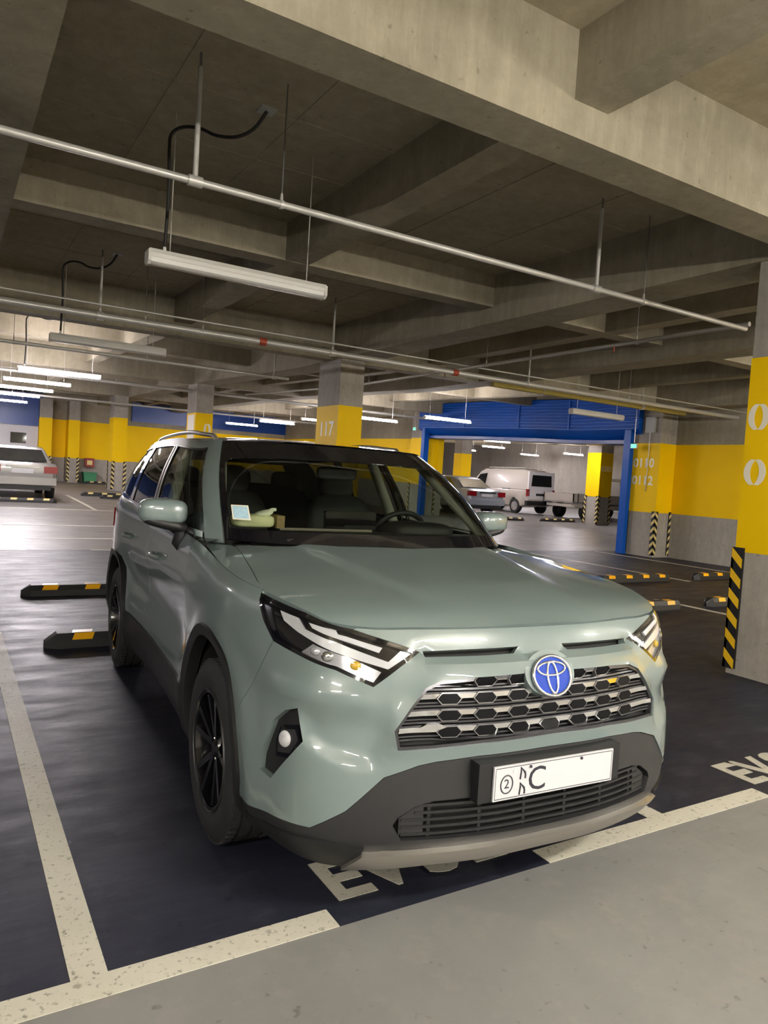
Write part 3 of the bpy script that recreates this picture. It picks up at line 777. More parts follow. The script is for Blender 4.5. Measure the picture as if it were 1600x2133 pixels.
def blob(c, h, e1=.5, e2=.5, nu=20, nv=12, rot=None, vmin=-1., vmax=1.):
    """superellipsoid"""
    mb = MB(); R = rot or Matrix.Identity(3); c = Vector(c)
    sp = lambda x, e: math.copysign(abs(x)**e, x)
    rows = []
    for j in range(nv+1):
        ph = -PI/2+PI*j/nv
        rows.append([c+R @ Vector((h[0]*sp(math.cos(ph), e1)*sp(math.cos(th), e2), h[1]*sp(math.cos(ph), e1)*sp(math.sin(th), e2), h[2]*sp(math.sin(ph), e1))) for th in [2*PI*i/nu for i in range(nu)]])
    b = 0
    for r in rows: mb.v += [tuple(p) for p in r]
    for j in range(nv):
        for i in range(nu): a = j*nu+i; d = j*nu+(i+1) % nu; mb.face((a, d, d+nu, a+nu))
    return mb

ZL = .005
HL = [(1.238, 1.062), (.973, 1.034), (.80, 1.006), (.748, 1.0), (.494, .937), (.573, .889), (.659, .832), (.793, .877), (.964, .904), (1.092, .924), (1.165, .982)]
sA = lambda pts: [(sy(y), z) for (y, z) in pts]
bump_half = [(0, .612), (.29, .609), (.44, .598), (.50, .588), (.61, .553), (.724, .443), (.837, .373), (.93, .371), (1.02, .366), (1.14, .347), (sy(.575), .335)]+[(sy(y), z) for y, z in ARCH_O if y < .62 and .345 < z < .6]+[(sy(.615), .60),
             (1.092, .924), (.964, .904), (.793, .877), (.659, .832), (.573, .889), (.494, .937), (.62, .970), (.748, 1.0)]
slot = [(.10, .947), (.30, .945), (.48, .940), (.474, .922), (.30, .924), (.125, .927)]
fog = [(.976, .721), (.921, .739), (.884, .641), (1.008, .488), (1.08, .496), (1.077, .546), (1.03, .674)]
mS = lambda p: [(-a, b) for a, b in p]
full = mir(bump_half+top(.73, 0, 12, -.001))
panel('front_bumper', full, 'paint_body', holes=[GRILLE, slot, mS(slot), fog, mS(fog)], step=.026, skirt=.028, gap=.0012)
for sd in (1, -1):
    panel('fender', [(sy(.615), .60), (1.092, .924), (1.165, .982), (1.238, float(ztop(1.238)[0]))]+top(1.29, sy(1.505), 10)+[(sy(1.50), .90), (sy(1.475), .62), (sy(1.46), .50), (sy(1.41), .50)]+[(sy(y), z) for y, z in ARCH_O[::-1] if z > .52 and not (y < .7 and z < .61)], 'paint_body', side=sd, step=.03, gap=.0015)
    panel('front_door', [(sy(1.46), .50), (sy(1.475), .62), (sy(1.50), .90)]+top(sy(1.505), sy(2.62), 12)+[(sy(2.63), .50)], 'paint_body', side=sd, step=.045, gap=.002)
    panel('rear_door', [(sy(2.63), .50)]+top(sy(2.62), sy(3.46), 10)+[(sy(3.47), 1.0), (sy(3.42), .835), (sy(3.30), .775), (sy(3.20), .62), (sy(3.16), .50)], 'paint_body', side=sd, step=.045, gap=.002)
    panel('rear_quarter', [(sy(3.42), .835), (sy(3.47), 1.0)]+top(sy(3.46), SMAX-.75, 22)+[(SMAX-.75, .55), (sy(4.12), .52), (sy(4.06), .62), (sy(3.95), .775), (sy(3.79), .85), (sy(3.59), .85)], 'paint_body', side=sd, step=.05, gap=.002)
    panel('rocker_cladding', [(sy(1.40), .22), (sy(3.24), .22), (sy(3.19), .45), (sy(3.16), .50), (sy(1.41), .50), (sy(1.43), .45)], 'plastic_black', side=sd, off=.010, step=.06)
    panel('arch_cladding', sA(ARCH_O)+sA(ARCH_I[::-1]), 'plastic_black', side=sd, off=.012, step=.03, skirt=.05)
    panel('arch_cladding', sA([(y+2.69, z) for y, z in ARCH_O])+sA([(y+2.69, z) for y, z in ARCH_I[::-1]]), 'plastic_black', side=sd, off=.012, step=.04, skirt=.05)
    panel('rear_bumper', [(sy(4.12), .25), (SMAX-.75, .25), (SMAX-.75, .545), (sy(4.12), .515)], 'plastic_black', side=sd, off=.004, step=.06)
    tl = panel('tail_lamp', [(sy(4.18), .98), (SMAX-.86, .96), (SMAX-.86, 1.08), (sy(4.10), 1.13)], 'red_lens', side=sd, off=.012, step=.05)
    # black inner shells that close the gaps
    for (a, b, z0, z1) in ((.62, sy(.60), .25, 1.0), (sy(.6), sy(1.36), .80, 1.06), (sy(1.36), sy(3.25), .21, 1.10), (sy(3.25), sy(4.06), .80, 1.15), (sy(4.06), SMAX-.01, .25, 1.12)):
        panel('inner_shell', [(a, z0), (b, z0), (b, min(z1, float(ztop(b)[0])-.02)), (a, min(z1, float(ztop(a)[0])-.02))], 'void_black', side=sd, off=-.034, step=.10, skirt=0)
panel('inner_shell', [(-.64, .275), (.64, .275), (.64, .985), (-.64, .985)], 'void_black', off=-.045, step=.06, skirt=0)
panel('tailgate', [(SMAX-.75, .55), (SMAX+.75, .55), (SMAX+.75, 1.16), (SMAX-.75, 1.16)], 'paint_body', step=.06, gap=.002)
panel('rear_bumper', [(SMAX-.75, .25), (SMAX+.75, .25), (SMAX+.75, .545), (SMAX-.75, .545)], 'plastic_black', off=.004, step=.06)
# lower front bumper, air intake and skid plate
intake_h = [(0, .345), (.28, .350), (.545, .352), (.575, .40), (.56, .425), (.50, .462), (.44, .474), (.28, .478), (0, .478)]
low_half = [(0, .262), (.45, .258), (.70, .236), (.80, .238), (.95, .262), (1.10, .285), (sy(.60), .30)]+[(a, b-.002) for a, b in bump_half[:11][::-1]]
lb = panel('lower_bumper', mir(low_half), 'plastic_grey', holes=[mir(intake_h)], off=-.004, step=.035, skirt=.03)
both('bumper_lip', [(.69, .262), (.715, .226), (.82, .228), (1.0, .25), (1.15, .275), (1.19, .305), (1.02, .325), (.84, .335), (.74, .330), (.66, .324)], 'plastic_black', lb, off=.004, step=.022)
sk = panel('skid_plate', mir([(0, .268), (.45, .262), (.62, .242), (.735, .224), (.70, .268), (.665, .304), (.60, .314), (.44, .318), (0, .320)]), 'satin_silver', off=.016, step=.022, skirt=.03)
for z in (.365, .388, .411, .434, .457):
    w = .545 if z < .43 else .50
    panel('intake_slat', mir([(0, z-.0045), (w, z-.0045), (w, z+.0045), (0, z+.0045)]), 'plastic_black', lb, off=-.016, step=.05, skirt=.012)
for s in (-.45, -.27, -.09, .09, .27, .45):
    panel('intake_rib', [(s-.006, .352), (s+.006, .352), (s+.006, .472), (s-.006, .472)], 'plastic_black', lb, off=-.024, step=.05, skirt=.008)
for sd in (1, -1):
    panel('intake_blade', [(.47, .362), (.552, .362), (.552, .418), (.50, .452), (.47, .456)], 'plastic_grey', lb, off=-.02, step=.04, skirt=.01, side=sd)
# grille
GRP = panel('grille', inset(GRILLE, -.004), 'void_black', off=-.036, step=.05, skirt=0)
panel('grille_frame', inset(GRILLE, .0), 'dark_chrome', GRP, off=-.006, holes=[inset(GRILLE, .010)], step=.04, skirt=.02)
def gw(z):
    zz = [.656, .64, .70, .77, .828, .849, .862]
    return float(np.interp(z, [.640, .70, .77, .828, .849, .860], [.572, .585, .535, .485, .43, .30]))-.012
for r_, zc in enumerate((.846, .794, .742, .690)):
    a, b = zc+.001, zc+.016; w0, w1 = gw(a), gw(min(b, .856))
    if zc < .84:
        panel('chrome_bar', mir([(0, a+.002), (w0, a), (w1, b), (0, b+.002)]), 'chrome', GRP, off=-.006, step=.05, skirt=.018)
    else:
        panel('chrome_bar', mir([(0, a), (w0-.02, a), (w1-.08, a+.008), (0, a+.010)]), 'chrome', GRP, off=-.008, step=.05, skirt=.018)
    for dz, hh in ((-.012, .005), (-.022, .006), (-.033, .005)):
        z = zc+dz
        if z < .662: continue
        w = gw(z); panel('dark_slat', mir([(0, z-hh/2), (w, z-hh/2), (w, z+hh/2), (0, z+hh/2)]), 'dark_chrome', GRP, off=-.014, step=.06, skirt=.015)
    for k in range(-5, 6):
        s = k*.132; w = .041; h_ = .0155; zz = zc+.001
        if abs(s)+w > gw(zz)-.004 or (r_ < 1 and abs(s) < .1): continue
        hexa = [(s-w, zz), (s-w*.62, zz-h_), (s+w*.62, zz-h_), (s+w, zz), (s+w*.62, zz+h_), (s-w*.62, zz+h_)]
        cell = panel('grille_cell', hexa, 'cell_black', GRP, off=-.001, step=.04, skirt=.02)
        panel('cell_rim', inset(hexa, -.0030), 'cell_edge', cell, off=-.0025, step=.05, skirt=.015, holes=[inset(hexa, .001)])
panel('side_badge', [(-.500, .708), (-.470, .700), (-.43, .700), (-.405, .708), (-.43, .717), (-.47, .717)], 'chrome', GRP, off=.002, step=.03)
# emblem
_o, _n = skin(np.array([[0., .846]])); EO = Vector(_o[0]); EN = Vector(_n[0]); EX = Vector((1, 0, 0)); EU = EX.cross(EN) if EX.cross(EN).z > 0 else EN.cross(EX)
ep = lambda u, v, d: EO+EX*u+EU*v+EN*d
def ell(a, b, n=40, cx=0, cy=0): return [(cx+a*math.cos(2*PI*k/n), cy+b*math.sin(2*PI*k/n)) for k in range(n)]
em = MB().prism(ell(.108, .080, 40, 0, .010), ep, -.05, .004).build('emblem_mount', 'paint_body', CAR, 40)
eb = MB().prism(ell(.081, .067), ep, .003, .012).build('emblem', 'emblem_blue', CAR, 40)
for (a, b, cy, r) in ((.081, .067, 0, .0062), (.0215, .052, -.006, .0050), (.060, .0225, .024, .0048)):
    MB().tube([ep(u, v, .013) for u, v in ell(a, b, 48, 0, cy)], r, 8, closed=True).build('emblem_ring', 'chrome', eb, 60)
# licence plate
pb = MB().box(-.315, .30, -.026, .03, .470, .600).build('plate_holder', 'plastic_black', CAR)
pl = MB().box(-.26, .26, -.034, -.027, .472, .586).build('licence_plate', 'plate_white', CAR)
pf = lambda u, v, d: (-.26+u, -.0345-d, .472+v)
MB().tube([pf(.006+.508*u, .006+.102*v, 0) for u, v in ((0, 0), (1, 0), (1, 1), (0, 1))], .0012, 6, closed=True).build('plate_border', 'plate_ink', pl)
MB().tube([pf(.052+.024*math.cos(a), .052+.030*math.sin(a), 0) for a in [2*PI*k/28 for k in range(28)]], .0022, 6, closed=True).build('plate_circle', 'plate_ink', pl)
text('plate_glyph', '2', .044, lambda x, y, z: pf(.052+x, .052+y, z), 'plate_ink', pl, .0006)
for v0 in (.010, .062):
    for st in ([(.106, v0), (.109, v0+.026), (.107, v0+.040), (.118, v0+.029), (.127, v0+.021)], [(.122, v0+.025), (.1275, v0+.014), (.127, v0+.001)]):
        MB().tube([pf(u, v, 0) for u, v in st], .0030, 6).build('plate_glyph', 'plate_ink', pl)
text('plate_glyph', 'C', .115, lambda x, y, z: pf(.178+x, .052+y, z), 'plate_ink', pl, .0006)
MB().prism(ell(.008, .009, 16, .083, .092), pf, 0, .0008).build('plate_seal', 'plate_faint', pl)
MB().prism(ell(.0045, .005, 14, .147, .100), pf, 0, .004).build('bolt', 'plate_ink', pl); MB().prism(ell(.0045, .005, 14, .37, .100), pf, 0, .004).build('bolt', 'plate_ink', pl)
# headlamps
for sd in (1, -1):
    hl = panel('headlamp', HL, 'gloss_black', off=-.014, side=sd, step=.03, skirt=0)
    panel('lamp_surround', inset(HL, -.001), 'gloss_black', hl, off=.0005, side=sd, step=.03, skirt=.02, holes=[inset(HL, .011)])
    panel('light_strip', [(1.095, 1.028), (.996, 1.018), (.956, .987), (.803, .962), (.608, .907), (.563, .940), (.520, .934), (.595, .892), (.608, .885), (.803, .930), (.981, .972), (1.06, .998)], 'drl_white', hl, off=-.006, side=sd, step=.03, skirt=.008)
    panel('light_strip', [(.944, 1.010), (.813, .998), (.80, .986), (.768, .981), (.63, .949), (.642, .934), (.758, .964), (.919, .995)], 'drl_white', hl, off=-.006, side=sd, step=.03, skirt=.008)
    panel('reflector_bowl', [(.955, .912), (.904, .945), (.753, .918), (.632, .876), (.659, .844), (.793, .884)], 'lamp_silver', hl, off=-.009, side=sd, step=.03, skirt=.006)
    q, n_ = skin(np.array([[sd*.724, .893], [sd*.83, .915], [sd*.885, .925]]), -.004)
    for i, (m_, r_) in enumerate((('amber', .0145), ('chrome', .017), ('lamp_silver', .015))):
        R = Vector(n_[i]).to_track_quat('Z', 'Y').to_matrix()
        blob(q[i], (r_*1.25, r_, .008), 1, 1, 18, 8, R).build('bulb_lens', m_, hl, 60)
    panel('outer_marker', [(1.20, 1.035), (1.15, 1.03), (1.10, .955), (1.125, .955), (1.165, .995)], 'dark_chrome', hl, off=-.007, side=sd, step=.03, skirt=.006)
    panel('clear_lens', inset(HL, .006), 'lens_clear', hl, off=.002, side=sd, step=.03, skirt=0)
    # fog lamp pocket
    fp = panel('fog_lamp', inset(fog, -.003), 'plastic_black', off=-.024, side=sd, step=.04, skirt=0)
    panel('fog_bezel', [(.998, .668), (.920, .685), (.896, .636), (.930, .575), (1.004, .563), (1.012, .615)], 'gloss_black', fp, off=-.012, side=sd, step=.03, skirt=.012)
    panel('fog_bezel', [(.990, .655), (.930, .668), (.912, .634), (.936, .590), (.995, .580), (1.0, .615)], 'plastic_grey', fp, off=-.009, side=sd, step=.03, skirt=.006)
    q, n_ = skin(np.array([[sd*.966, .630]]), -.008); R = Vector(n_[0]).to_track_quat('Z', 'Y').to_matrix()
    blob(q[0], (.027, .027, .010), 1, 1, 22, 8, R).build('fog_lens', 'drl_white', fp, 60)
    # bumper crease line and side reflector trim handled by the skin
# bonnet, wing tops, cowl
hs = [(float(p[0]), float(p[1])) for p in _te[::3]]
edge = [(x, y) for (x, y) in hs if y <= .585]
cowl = [(.745, 1.335), (.62, 1.205), (.35, 1.065), (0, 1.015)]
hh = edge[1:]+[(.845, .70), (.81, .90), (.775, 1.15), (.755, 1.30)]+cowl
HOOD = panel('bonnet', [(x, y+.003) for x, y in hh]+[(-x, y+.003) for x, y in hh[::-1][1:]], 'paint_body', fn=capskin, step=.03, skirt=.02, gap=.002, smooth=50)
e2 = [(x, y) for (x, y) in hs if .585 < y < 1.50]
for sd in (1, -1):
    panel('wing_top', [(.853, .60), (.845, .70), (.81, .90), (.775, 1.15), (.755, 1.30), (.76, 1.36), (.80, 1.48), (.84, 1.50)]+e2[::-1], 'paint_body', fn=capskin, step=.03, skirt=.02, gap=.0015, side=sd, smooth=50)
panel('cowl_panel', [(0, 1.005), (.35, 1.055), (.62, 1.195), (.745, 1.32), (.80, 1.47), (.62, 1.46), (.3, 1.36), (0, 1.33), (-.3, 1.36), (-.62, 1.46), (-.80, 1.47), (-.745, 1.32), (-.62, 1.195), (-.35, 1.055)], 'plastic_black', fn=capskin, off=-.018, step=.06, skirt=.02)

# greenhouse
GB = np.array([(0, 1.04, 1.172), (.35, 1.085, 1.172), (.63, 1.24, 1.168), (.775, 1.43, 1.165), (.832, 1.545, 1.162), (.852, 1.62, 1.168), (.878, 2.57, 1.19), (.878, 2.70, 1.195), (.876, 3.43, 1.212), (.874, 3.53, 1.216), (.858, 4.02, 1.25), (.79, 4.33, 1.24), (.72, 4.44, 1.22), (.4, 4.50, 1.20), (0, 4.53, 1.19)])
GT = np.array([(0, 1.86, 1.648), (.30, 1.89, 1.647), (.53, 1.98, 1.643), (.625, 2.09, 1.638), (.665, 2.20, 1.63), (.68, 2.28, 1.626), (.70, 2.76, 1.648), (.70, 2.87, 1.65), (.695, 3.5, 1.64), (.69, 3.62, 1.637), (.655, 4.08, 1.60), (.59, 4.28, 1.575), (.53, 4.33, 1.565), (.3, 4.38, 1.575), (0, 4.40, 1.58)])
def gcol(G, u):
    m = np.array([-1, 1, 1]); Gp = np.concatenate([G[1:3][::-1]*m, G, G[-3:-1][::-1]*m]); n = len(Gp)
    t = np.abs(u)+2; i = np.clip(np.floor(t).astype(int), 1, n-3); f = (t-i)[:, None]
    # chord-length aware tangents keep uneven columns from overshooting
    d = lambda k: np.linalg.norm(Gp[k+1]-Gp[k], axis=1)[:, None]+1e-9
    p0, p1, p2, p3 = Gp[i-1], Gp[i], Gp[i+1], Gp[i+2]; d0, d1, d2 = d(i-1), d(i), d(i+1)
    m1 = (p2-p1)/d1*(d0/(d0+d1))+(p1-p0)/d0*(d1/(d0+d1)); m2 = (p3-p2)/d2*(d1/(d1+d2))+(p2-p1)/d1*(d2/(d1+d2))
    h = f*f*(3-2*f); P = p1*(2*f**3-3*f**2+1)+m1*d1*(f**3-2*f**2+f)+p2*(3*f**2-2*f**3)+m2*d1*(f**3-f**2)
    P = P.copy(); P[:, 0] *= np.where(u < 0, -1, 1); return P
def ghskin(uv, off=0.):
    u, v = uv[:, 0], uv[:, 1]
    def raw(u, v): return gcol(GB, u)*(1-v)[:, None]+gcol(GT, u)*v[:, None]
    P = raw(u, v); e = .02
    a = raw(u+e, v)-raw(u-e, v); b = raw(u, v+e)-raw(u, v-e); N = np.cross(a, b); N /= np.maximum(np.linalg.norm(N, axis=1), 1e-9)[:, None]
    c = np.stack([np.zeros(len(u)), np.full(len(u), 2.9), np.full(len(u), 1.3)], 1); s = np.sign(((P-c)*N).sum(1)); N *= s[:, None]
    P = P+N*((.022+.018*sstep(-np.abs(u), -5.2, -3.6))*np.sin(PI*np.clip(v, 0, 1))+off)[:, None]
    return P, N
def gh(name, u0, u1, v0, v1, material, off=0., skirt=.012, parent=None, poly=None, holes=(), sides=(1, -1), step=.09):
    r_ = []
    for sd in sides:
        r_.append(panel(name, poly or [(u0, v0), (u1, v0), (u1, v1), (u0, v1)], material, parent, off, holes, step, skirt, 40, sd, fn=ghskin))
    return r_
WS = panel('windscreen', [(-2.93, .02), (2.93, .02), (2.93, .99), (-2.93, .99)], 'glass_clear', off=0, step=.09, skirt=0, fn=ghskin)
panel('windscreen_band', [(-2.97, .0), (2.97, .0), (3.0, 1.0), (-3.0, 1.0)], 'gloss_black', WS, .002, [[(-2.80, .09), (2.80, .09), (2.80, .72), (2.5, .76), (0, .78), (-2.5, .76), (-2.80, .72)]], .07, .006, 40, 1, fn=ghskin)
gh('a_pillar', 3.0, 3.97, -.03, 1.02, 'paint_body', .006)
gh('window_frame', 3.97, 4.22, -.02, 1.0, 'gloss_black', .001)
gh('mirror_sail', 4.2, 5.0, 0, .2, 'gloss_black', .001, poly=[(4.2, .0), (4.75, .0), (4.2, .42)])
for (u0, u1) in ((4.2, 6.0), (7.0, 8.0), (9.0, 9.97)):
    gh('side_window', u0-.01, u1+.01, .04, .93, 'glass_tint' if u0 < 6 else 'glass_dark', -.004, skirt=0)
gh('b_pillar', 6.0, 7.0, 0, 1.0, 'gloss_black', .002); gh('pillar_glint', 6.04, 6.24, .04, .92, 'satin_silver', .005); gh('pillar_glint', 6.62, 6.82, .04, .92, 'satin_silver', .005); gh('c_pillar', 8.0, 9.0, 0, 1.0, 'gloss_black', .002)  # silver strips put the glossy B-pillar's bright reflections into colour
gh('upper_frame', 3.97, 10.0, .925, 1.03, 'paint_body', .003); gh('window_trim', 4.2, 10.0, -.02, .035, 'chrome', .006)
gh('window_trim', 4.1, 9.95, .905, .925, 'dark_chrome', .004)
gh('d_pillar', 9.97, 12.0, -.03, 1.02, 'paint_body', .003)
panel('rear_window', [(12.0, .02), (16.0, .02), (16.0, .98), (12.0, .98)], 'glass_dark', off=0, step=.12, skirt=0,
      fn=lambda uv, off: (lambda P, N: (P*np.where(uv[:, :1] > 14, [-1., 1, 1], [1., 1, 1]), N*np.where(uv[:, :1] > 14, [-1., 1, 1], [1., 1, 1])))(*ghskin(np.stack([np.where(uv[:, 0] > 14, 28-uv[:, 0], uv[:, 0]), uv[:, 1]], 1), off)))
# shoulder strip between door tops and glass
for sd in (1, -1):
    R = [[], []]
    uu = np.linspace(3.0, 12, 60); A = gcol(GB, uu)
    for k in range(60):
        y = A[k, 1]; s_ = sy(min(max(y, .4), 4.5)); t_ = surf(np.array([s_]), ztop(s_))[0]
        R[0].append((sd*(t_[0]-.002), t_[1], t_[2]-.003)); R[1].append((sd*(A[k, 0]-.012), A[k, 1], A[k, 2]+.004))
    MB().grid(R).build('shoulder_strip', 'gloss_black', CAR, 60)
# roof
_rz = np.array([(1.86, 1.648), (2.2, 1.674), (2.8, 1.692), (3.5, 1.684), (4.0, 1.645), (4.40, 1.58)])
uu = np.concatenate([np.linspace(0, 3, 16), np.linspace(3, 11, 50)[1:], np.linspace(11, 14, 14)[1:]]); Eg = gcol(GT, uu)
P = []
for e in Eg:
    zc = float(np.interp(e[1], _rz[:, 0], _rz[:, 1])); row = []
    for k in range(25):
        t = -1+2*k/24; row.append((e[0]*t*1.004, e[1], e[2]+.004+max(0, zc-e[2])*(1-abs(t)**2.5)+.004))
    P.append(row)
ROOF = MB().grid(P).build('roof', 'gloss_black', CAR, 50, fix=False)
for sd in (1, -1):
    pts = []
    for u in np.linspace(4.6, 10.2, 26):
        e = gcol(GT, np.array([u]))[0]; f = min(1, (u-4.6)/.5, (10.2-u)/.5); pts.append((sd*(e[0]-.075), e[1]+.05, e[2]+.012+.045*max(0, f)))
    MB().tube(pts, .013, 8).build('roof_rail', 'satin_silver', CAR, 60)
# door mirrors
for sd in (1, -1):
    c = Vector((sd*.984, 1.79, 1.262))
    Rz = Matrix.Rotation(sd*.22, 3, 'Z')
    mc = blob(c, (.118, .085, .064), .62, .62, 28, 14, Rz).build('door_mirror', 'paint_body', CAR, 60)
    blob(c+Vector((-sd*.010, -.004, -.056)), (.110, .080, .030), .7, .62, 28, 10, Rz @ Matrix.Rotation(-sd*.20, 3, 'Y')).build('mirror_base', 'plastic_black', mc, 60)
    MB().tube([c+Vector((-sd*.05, -.01, -.065)), c+Vector((-sd*.095, -.005, -.098)), (sd*.900, 1.785, 1.105), (sd*.885, 1.79, 1.08)], [.034, .042, .038, .026], 12).build('mirror_stalk', 'plastic_black', mc, 50)
    MB().prism(ell(.098, .058, 24), lambda u, v, d: c+Rz @ Vector((u, .082+d, v)), 0, .006).build('mirror_glass', 'chrome', mc, 40)
# door handles
for sd in (1, -1):
    for yy, zz in ((2.36, .985), (3.26, 1.005)):
        q, n_ = skin(np.array([[sd*sy(yy), zz], [sd*sy(yy-.2), zz]]), .02)
        h_ = MB().tube([Vector(skin(np.array([[sd*sy(yy-.2+.2*k/8), zz]]), .012+.028*math.sin(PI*k/8)**.5)[0][0]) for k in range(9)], .013, 8).build('door_handle', 'paint_body', CAR, 60)
        MB().tube([Vector(skin(np.array([[sd*sy(yy-.2+.2*k/8), zz+.011]]), .018+.028*math.sin(PI*k/8)**.5)[0][0]) for k in range(9)], .003, 6).build('handle_trim', 'chrome', h_)
# wipers
for (a, b) in (((-.55, 1.20), (.10, 1.10)), ((.16, 1.115), (.66, 1.29))):
    pts = [(a[0]+(b[0]-a[0])*k/8, a[1]+(b[1]-a[1])*k/8-.0, float(cap(np.array([a[0]+(b[0]-a[0])*k/8]), np.array([a[1]+(b[1]-a[1])*k/8]))[0])+.018) for k in range(9)]
    w_ = MB().tube(pts, .008, 6).build('wiper', 'plastic_black', CAR); MB().tube([(p[0], p[1]+.03, p[2]+.012) for p in pts], .005, 6).build('wiper_blade', 'rubber', w_)
# wheels
def wheel(x, y, sd, r=RW):
    c = (sd*x, y, r+.001); w = .112
    s = -sd   # axis offsets grow inwards
    prof = [(s*(.0-w+.012)*-1, .232)]
    o = lambda t: sd*t
    tp = [(-.10, .235), (-.112, .262), (-.114, .30), (-.106, .335), (-.092, .351), (-.06, .357), (-.058, .350), (-.050, .350), (-.048, .358), (-.012, .3585), (-.010, .351), (.010, .351), (.012, .3585), (.048, .358), (.050, .350), (.058, .350), (.06, .357), (.092, .351), (.106, .335), (.114, .30), (.112, .262), (.10, .235)]
    T = MB().lathe([(o(a), b) for a, b in tp], c, 'x', 56).build('tyre', 'tyre', CAR, 35)
    # tread blocks
    mb = MB()
    for k in range(60):
        an = 2*PI*k/60
        for (a, off_) in ((-.078, 0), (.078, .5)):
            t = an+off_*2*PI/60; e = Vector((0, math.cos(t), math.sin(t))); g = Vector((0, -math.sin(t), math.cos(t)))
            mb.obox(Vector(c)+Vector((sd*a, 0, 0))+e*.355, (.016, 0, 0), g*.011, e*.0045)
    tag(mb.build('tread', 'tyre', T), kind='stuff')
    rim = MB().lathe([(o(a), b) for a, b in ((.102, .238), (.108, .232), (.104, .222), (.06, .214), (-.02, .208), (-.09, .214), (-.10, .236))], c, 'x', 48).build('rim', 'rim_black', T, 40)
    MB().lathe([(o(.1075), .2335), (o(.1115), .2345), (o(.1115), .238), (o(.104), .240)], c, 'x', 48).build('rim_edge', 'rim_worn', T, 40)
    MB().lathe([(o(.0), 0.001), (o(.0), .208)], c, 'x', 40).build('wheel_back', 'void_black', T)
    MB().lathe([(o(.012), .03), (o(.012), .15), (o(.022), .15), (o(.022), .03)], c, 'x', 32, closed=True).build('brake_disc', 'galvanised_dark', T)
    MB().lathe([(o(.085), .0005), (o(.085), .028), (o(.078), .034), (o(.06), .058), (o(.02), .062)], c, 'x', 24).build('hub_cap', 'rim_black', T, 40)
    for k in range(5):
        for dl in (-.20, .20):
            a0 = PI/2+2*PI*k/5+dl*.55; a1 = PI/2+2*PI*k/5+dl*1.25
            p0 = Vector(c)+Vector((o(.070), .045*math.cos(a0), .045*math.sin(a0))); p1 = Vector(c)+Vector((o(.092), .216*math.cos(a1), .216*math.sin(a1)))
            ax = (p1-p0)/2; t_ = Vector((1, 0, 0)).cross(ax).normalized(); n_ = ax.cross(t_).normalized()
            MB().obox((p0+p1)/2, ax, t_*.013, n_*.011).build('spoke', 'rim_black', T)
    for k in range(5):
        a = PI/2+2*PI*(k+.5)/5; MB().lathe([(o(.055), .0), (o(.075), .010), (o(.06), .010)], (c[0], c[1]+.042*math.cos(a), c[2]+.042*math.sin(a)), 'x', 8).build('lug_nut', 'chrome', T)
    return T
for sd in (-1, 1):
    for yy in (AXF, AXR):
        wheel(.815, yy, sd)
        MB().lathe([(sd*.56, .41), (sd*.885, .41)], (0, yy, .37), 'x', 24, arc=(-.25, PI+.25)).build('wheel_liner', 'void_black', CAR, 60)
        MB().box(*sorted((sd*.54, sd*.56)), yy-.42, yy+.42, .18, .80).build('wheel_liner', 'void_black', CAR)
MB().box(-.78, .78, .40, 4.4, .20, .24).build('underbody', 'void_black', CAR)
# cabin
MB().box(-.84, .84, 1.35, 4.3, .33, .36).build('cabin_floor', 'interior_black', CAR)
dash = MB().prism([(1.18, 1.10), (1.28, 1.165), (1.38, 1.205), (1.64, 1.195), (1.80, 1.12), (1.82, .80), (1.6, .55), (1.18, .55)], lambda u, v, d: (d, u, v), -.52, .52).prism([(1.50, 1.10), (1.52, 1.20), (1.64, 1.195), (1.80, 1.12), (1.82, .80), (1.5, .55)], lambda u, v, d: (d, u, v), -.79, -.50).prism([(1.50, 1.10), (1.52, 1.20), (1.64, 1.195), (1.80, 1.12), (1.82, .80), (1.5, .55)], lambda u, v, d: (d, u, v), .50, .79).prism([(1.34, 1.10), (1.38, 1.20), (1.64, 1.195), (1.64, .9)], lambda u, v, d: (d, u, v), -.66, -.5).prism([(1.34, 1.10), (1.38, 1.20), (1.64, 1.195), (1.64, .9)], lambda u, v, d: (d, u, v), .5, .66).build('dashboard', 'interior_black', CAR, 30)
MB().tube([(-.48, 1.50, 1.212), (-.2, 1.49, 1.212), (.02, 1.49, 1.212)], .008, 8).build('dash_trim', 'interior_trim', dash)
MB().box(-.17, .13, 1.66, 1.685, 1.17, 1.30).build('display_screen', 'gloss_black', dash)
blob((.40, 1.66, 1.20), (.20, .13, .06), .6, .6).build('cluster_hood', 'interior_black', dash, 60)
sw = Vector((.40, 1.90, 1.13)); ra = Matrix.Rotation(math.radians(25), 3, 'X')
st = MB().tube([sw+ra @ Vector((.185*math.cos(a), 0, .185*math.sin(a))) for a in [2*PI*k/40 for k in range(40)]], .016, 10, closed=True).build('steering_wheel', 'interior_black', CAR, 60)
blob(sw, (.075, .035, .06), .6, .6, 20, 10, ra).build('wheel_hub', 'interior_grey', st, 60)
for a in (.1, PI-.1, -PI/2): MB().tube([sw+ra @ Vector((.05*math.cos(a), 0, .05*math.sin(a))), sw+ra @ Vector((.18*math.cos(a), 0, .18*math.sin(a)))], .014, 8).build('wheel_spoke', 'interior_grey', st, 50)
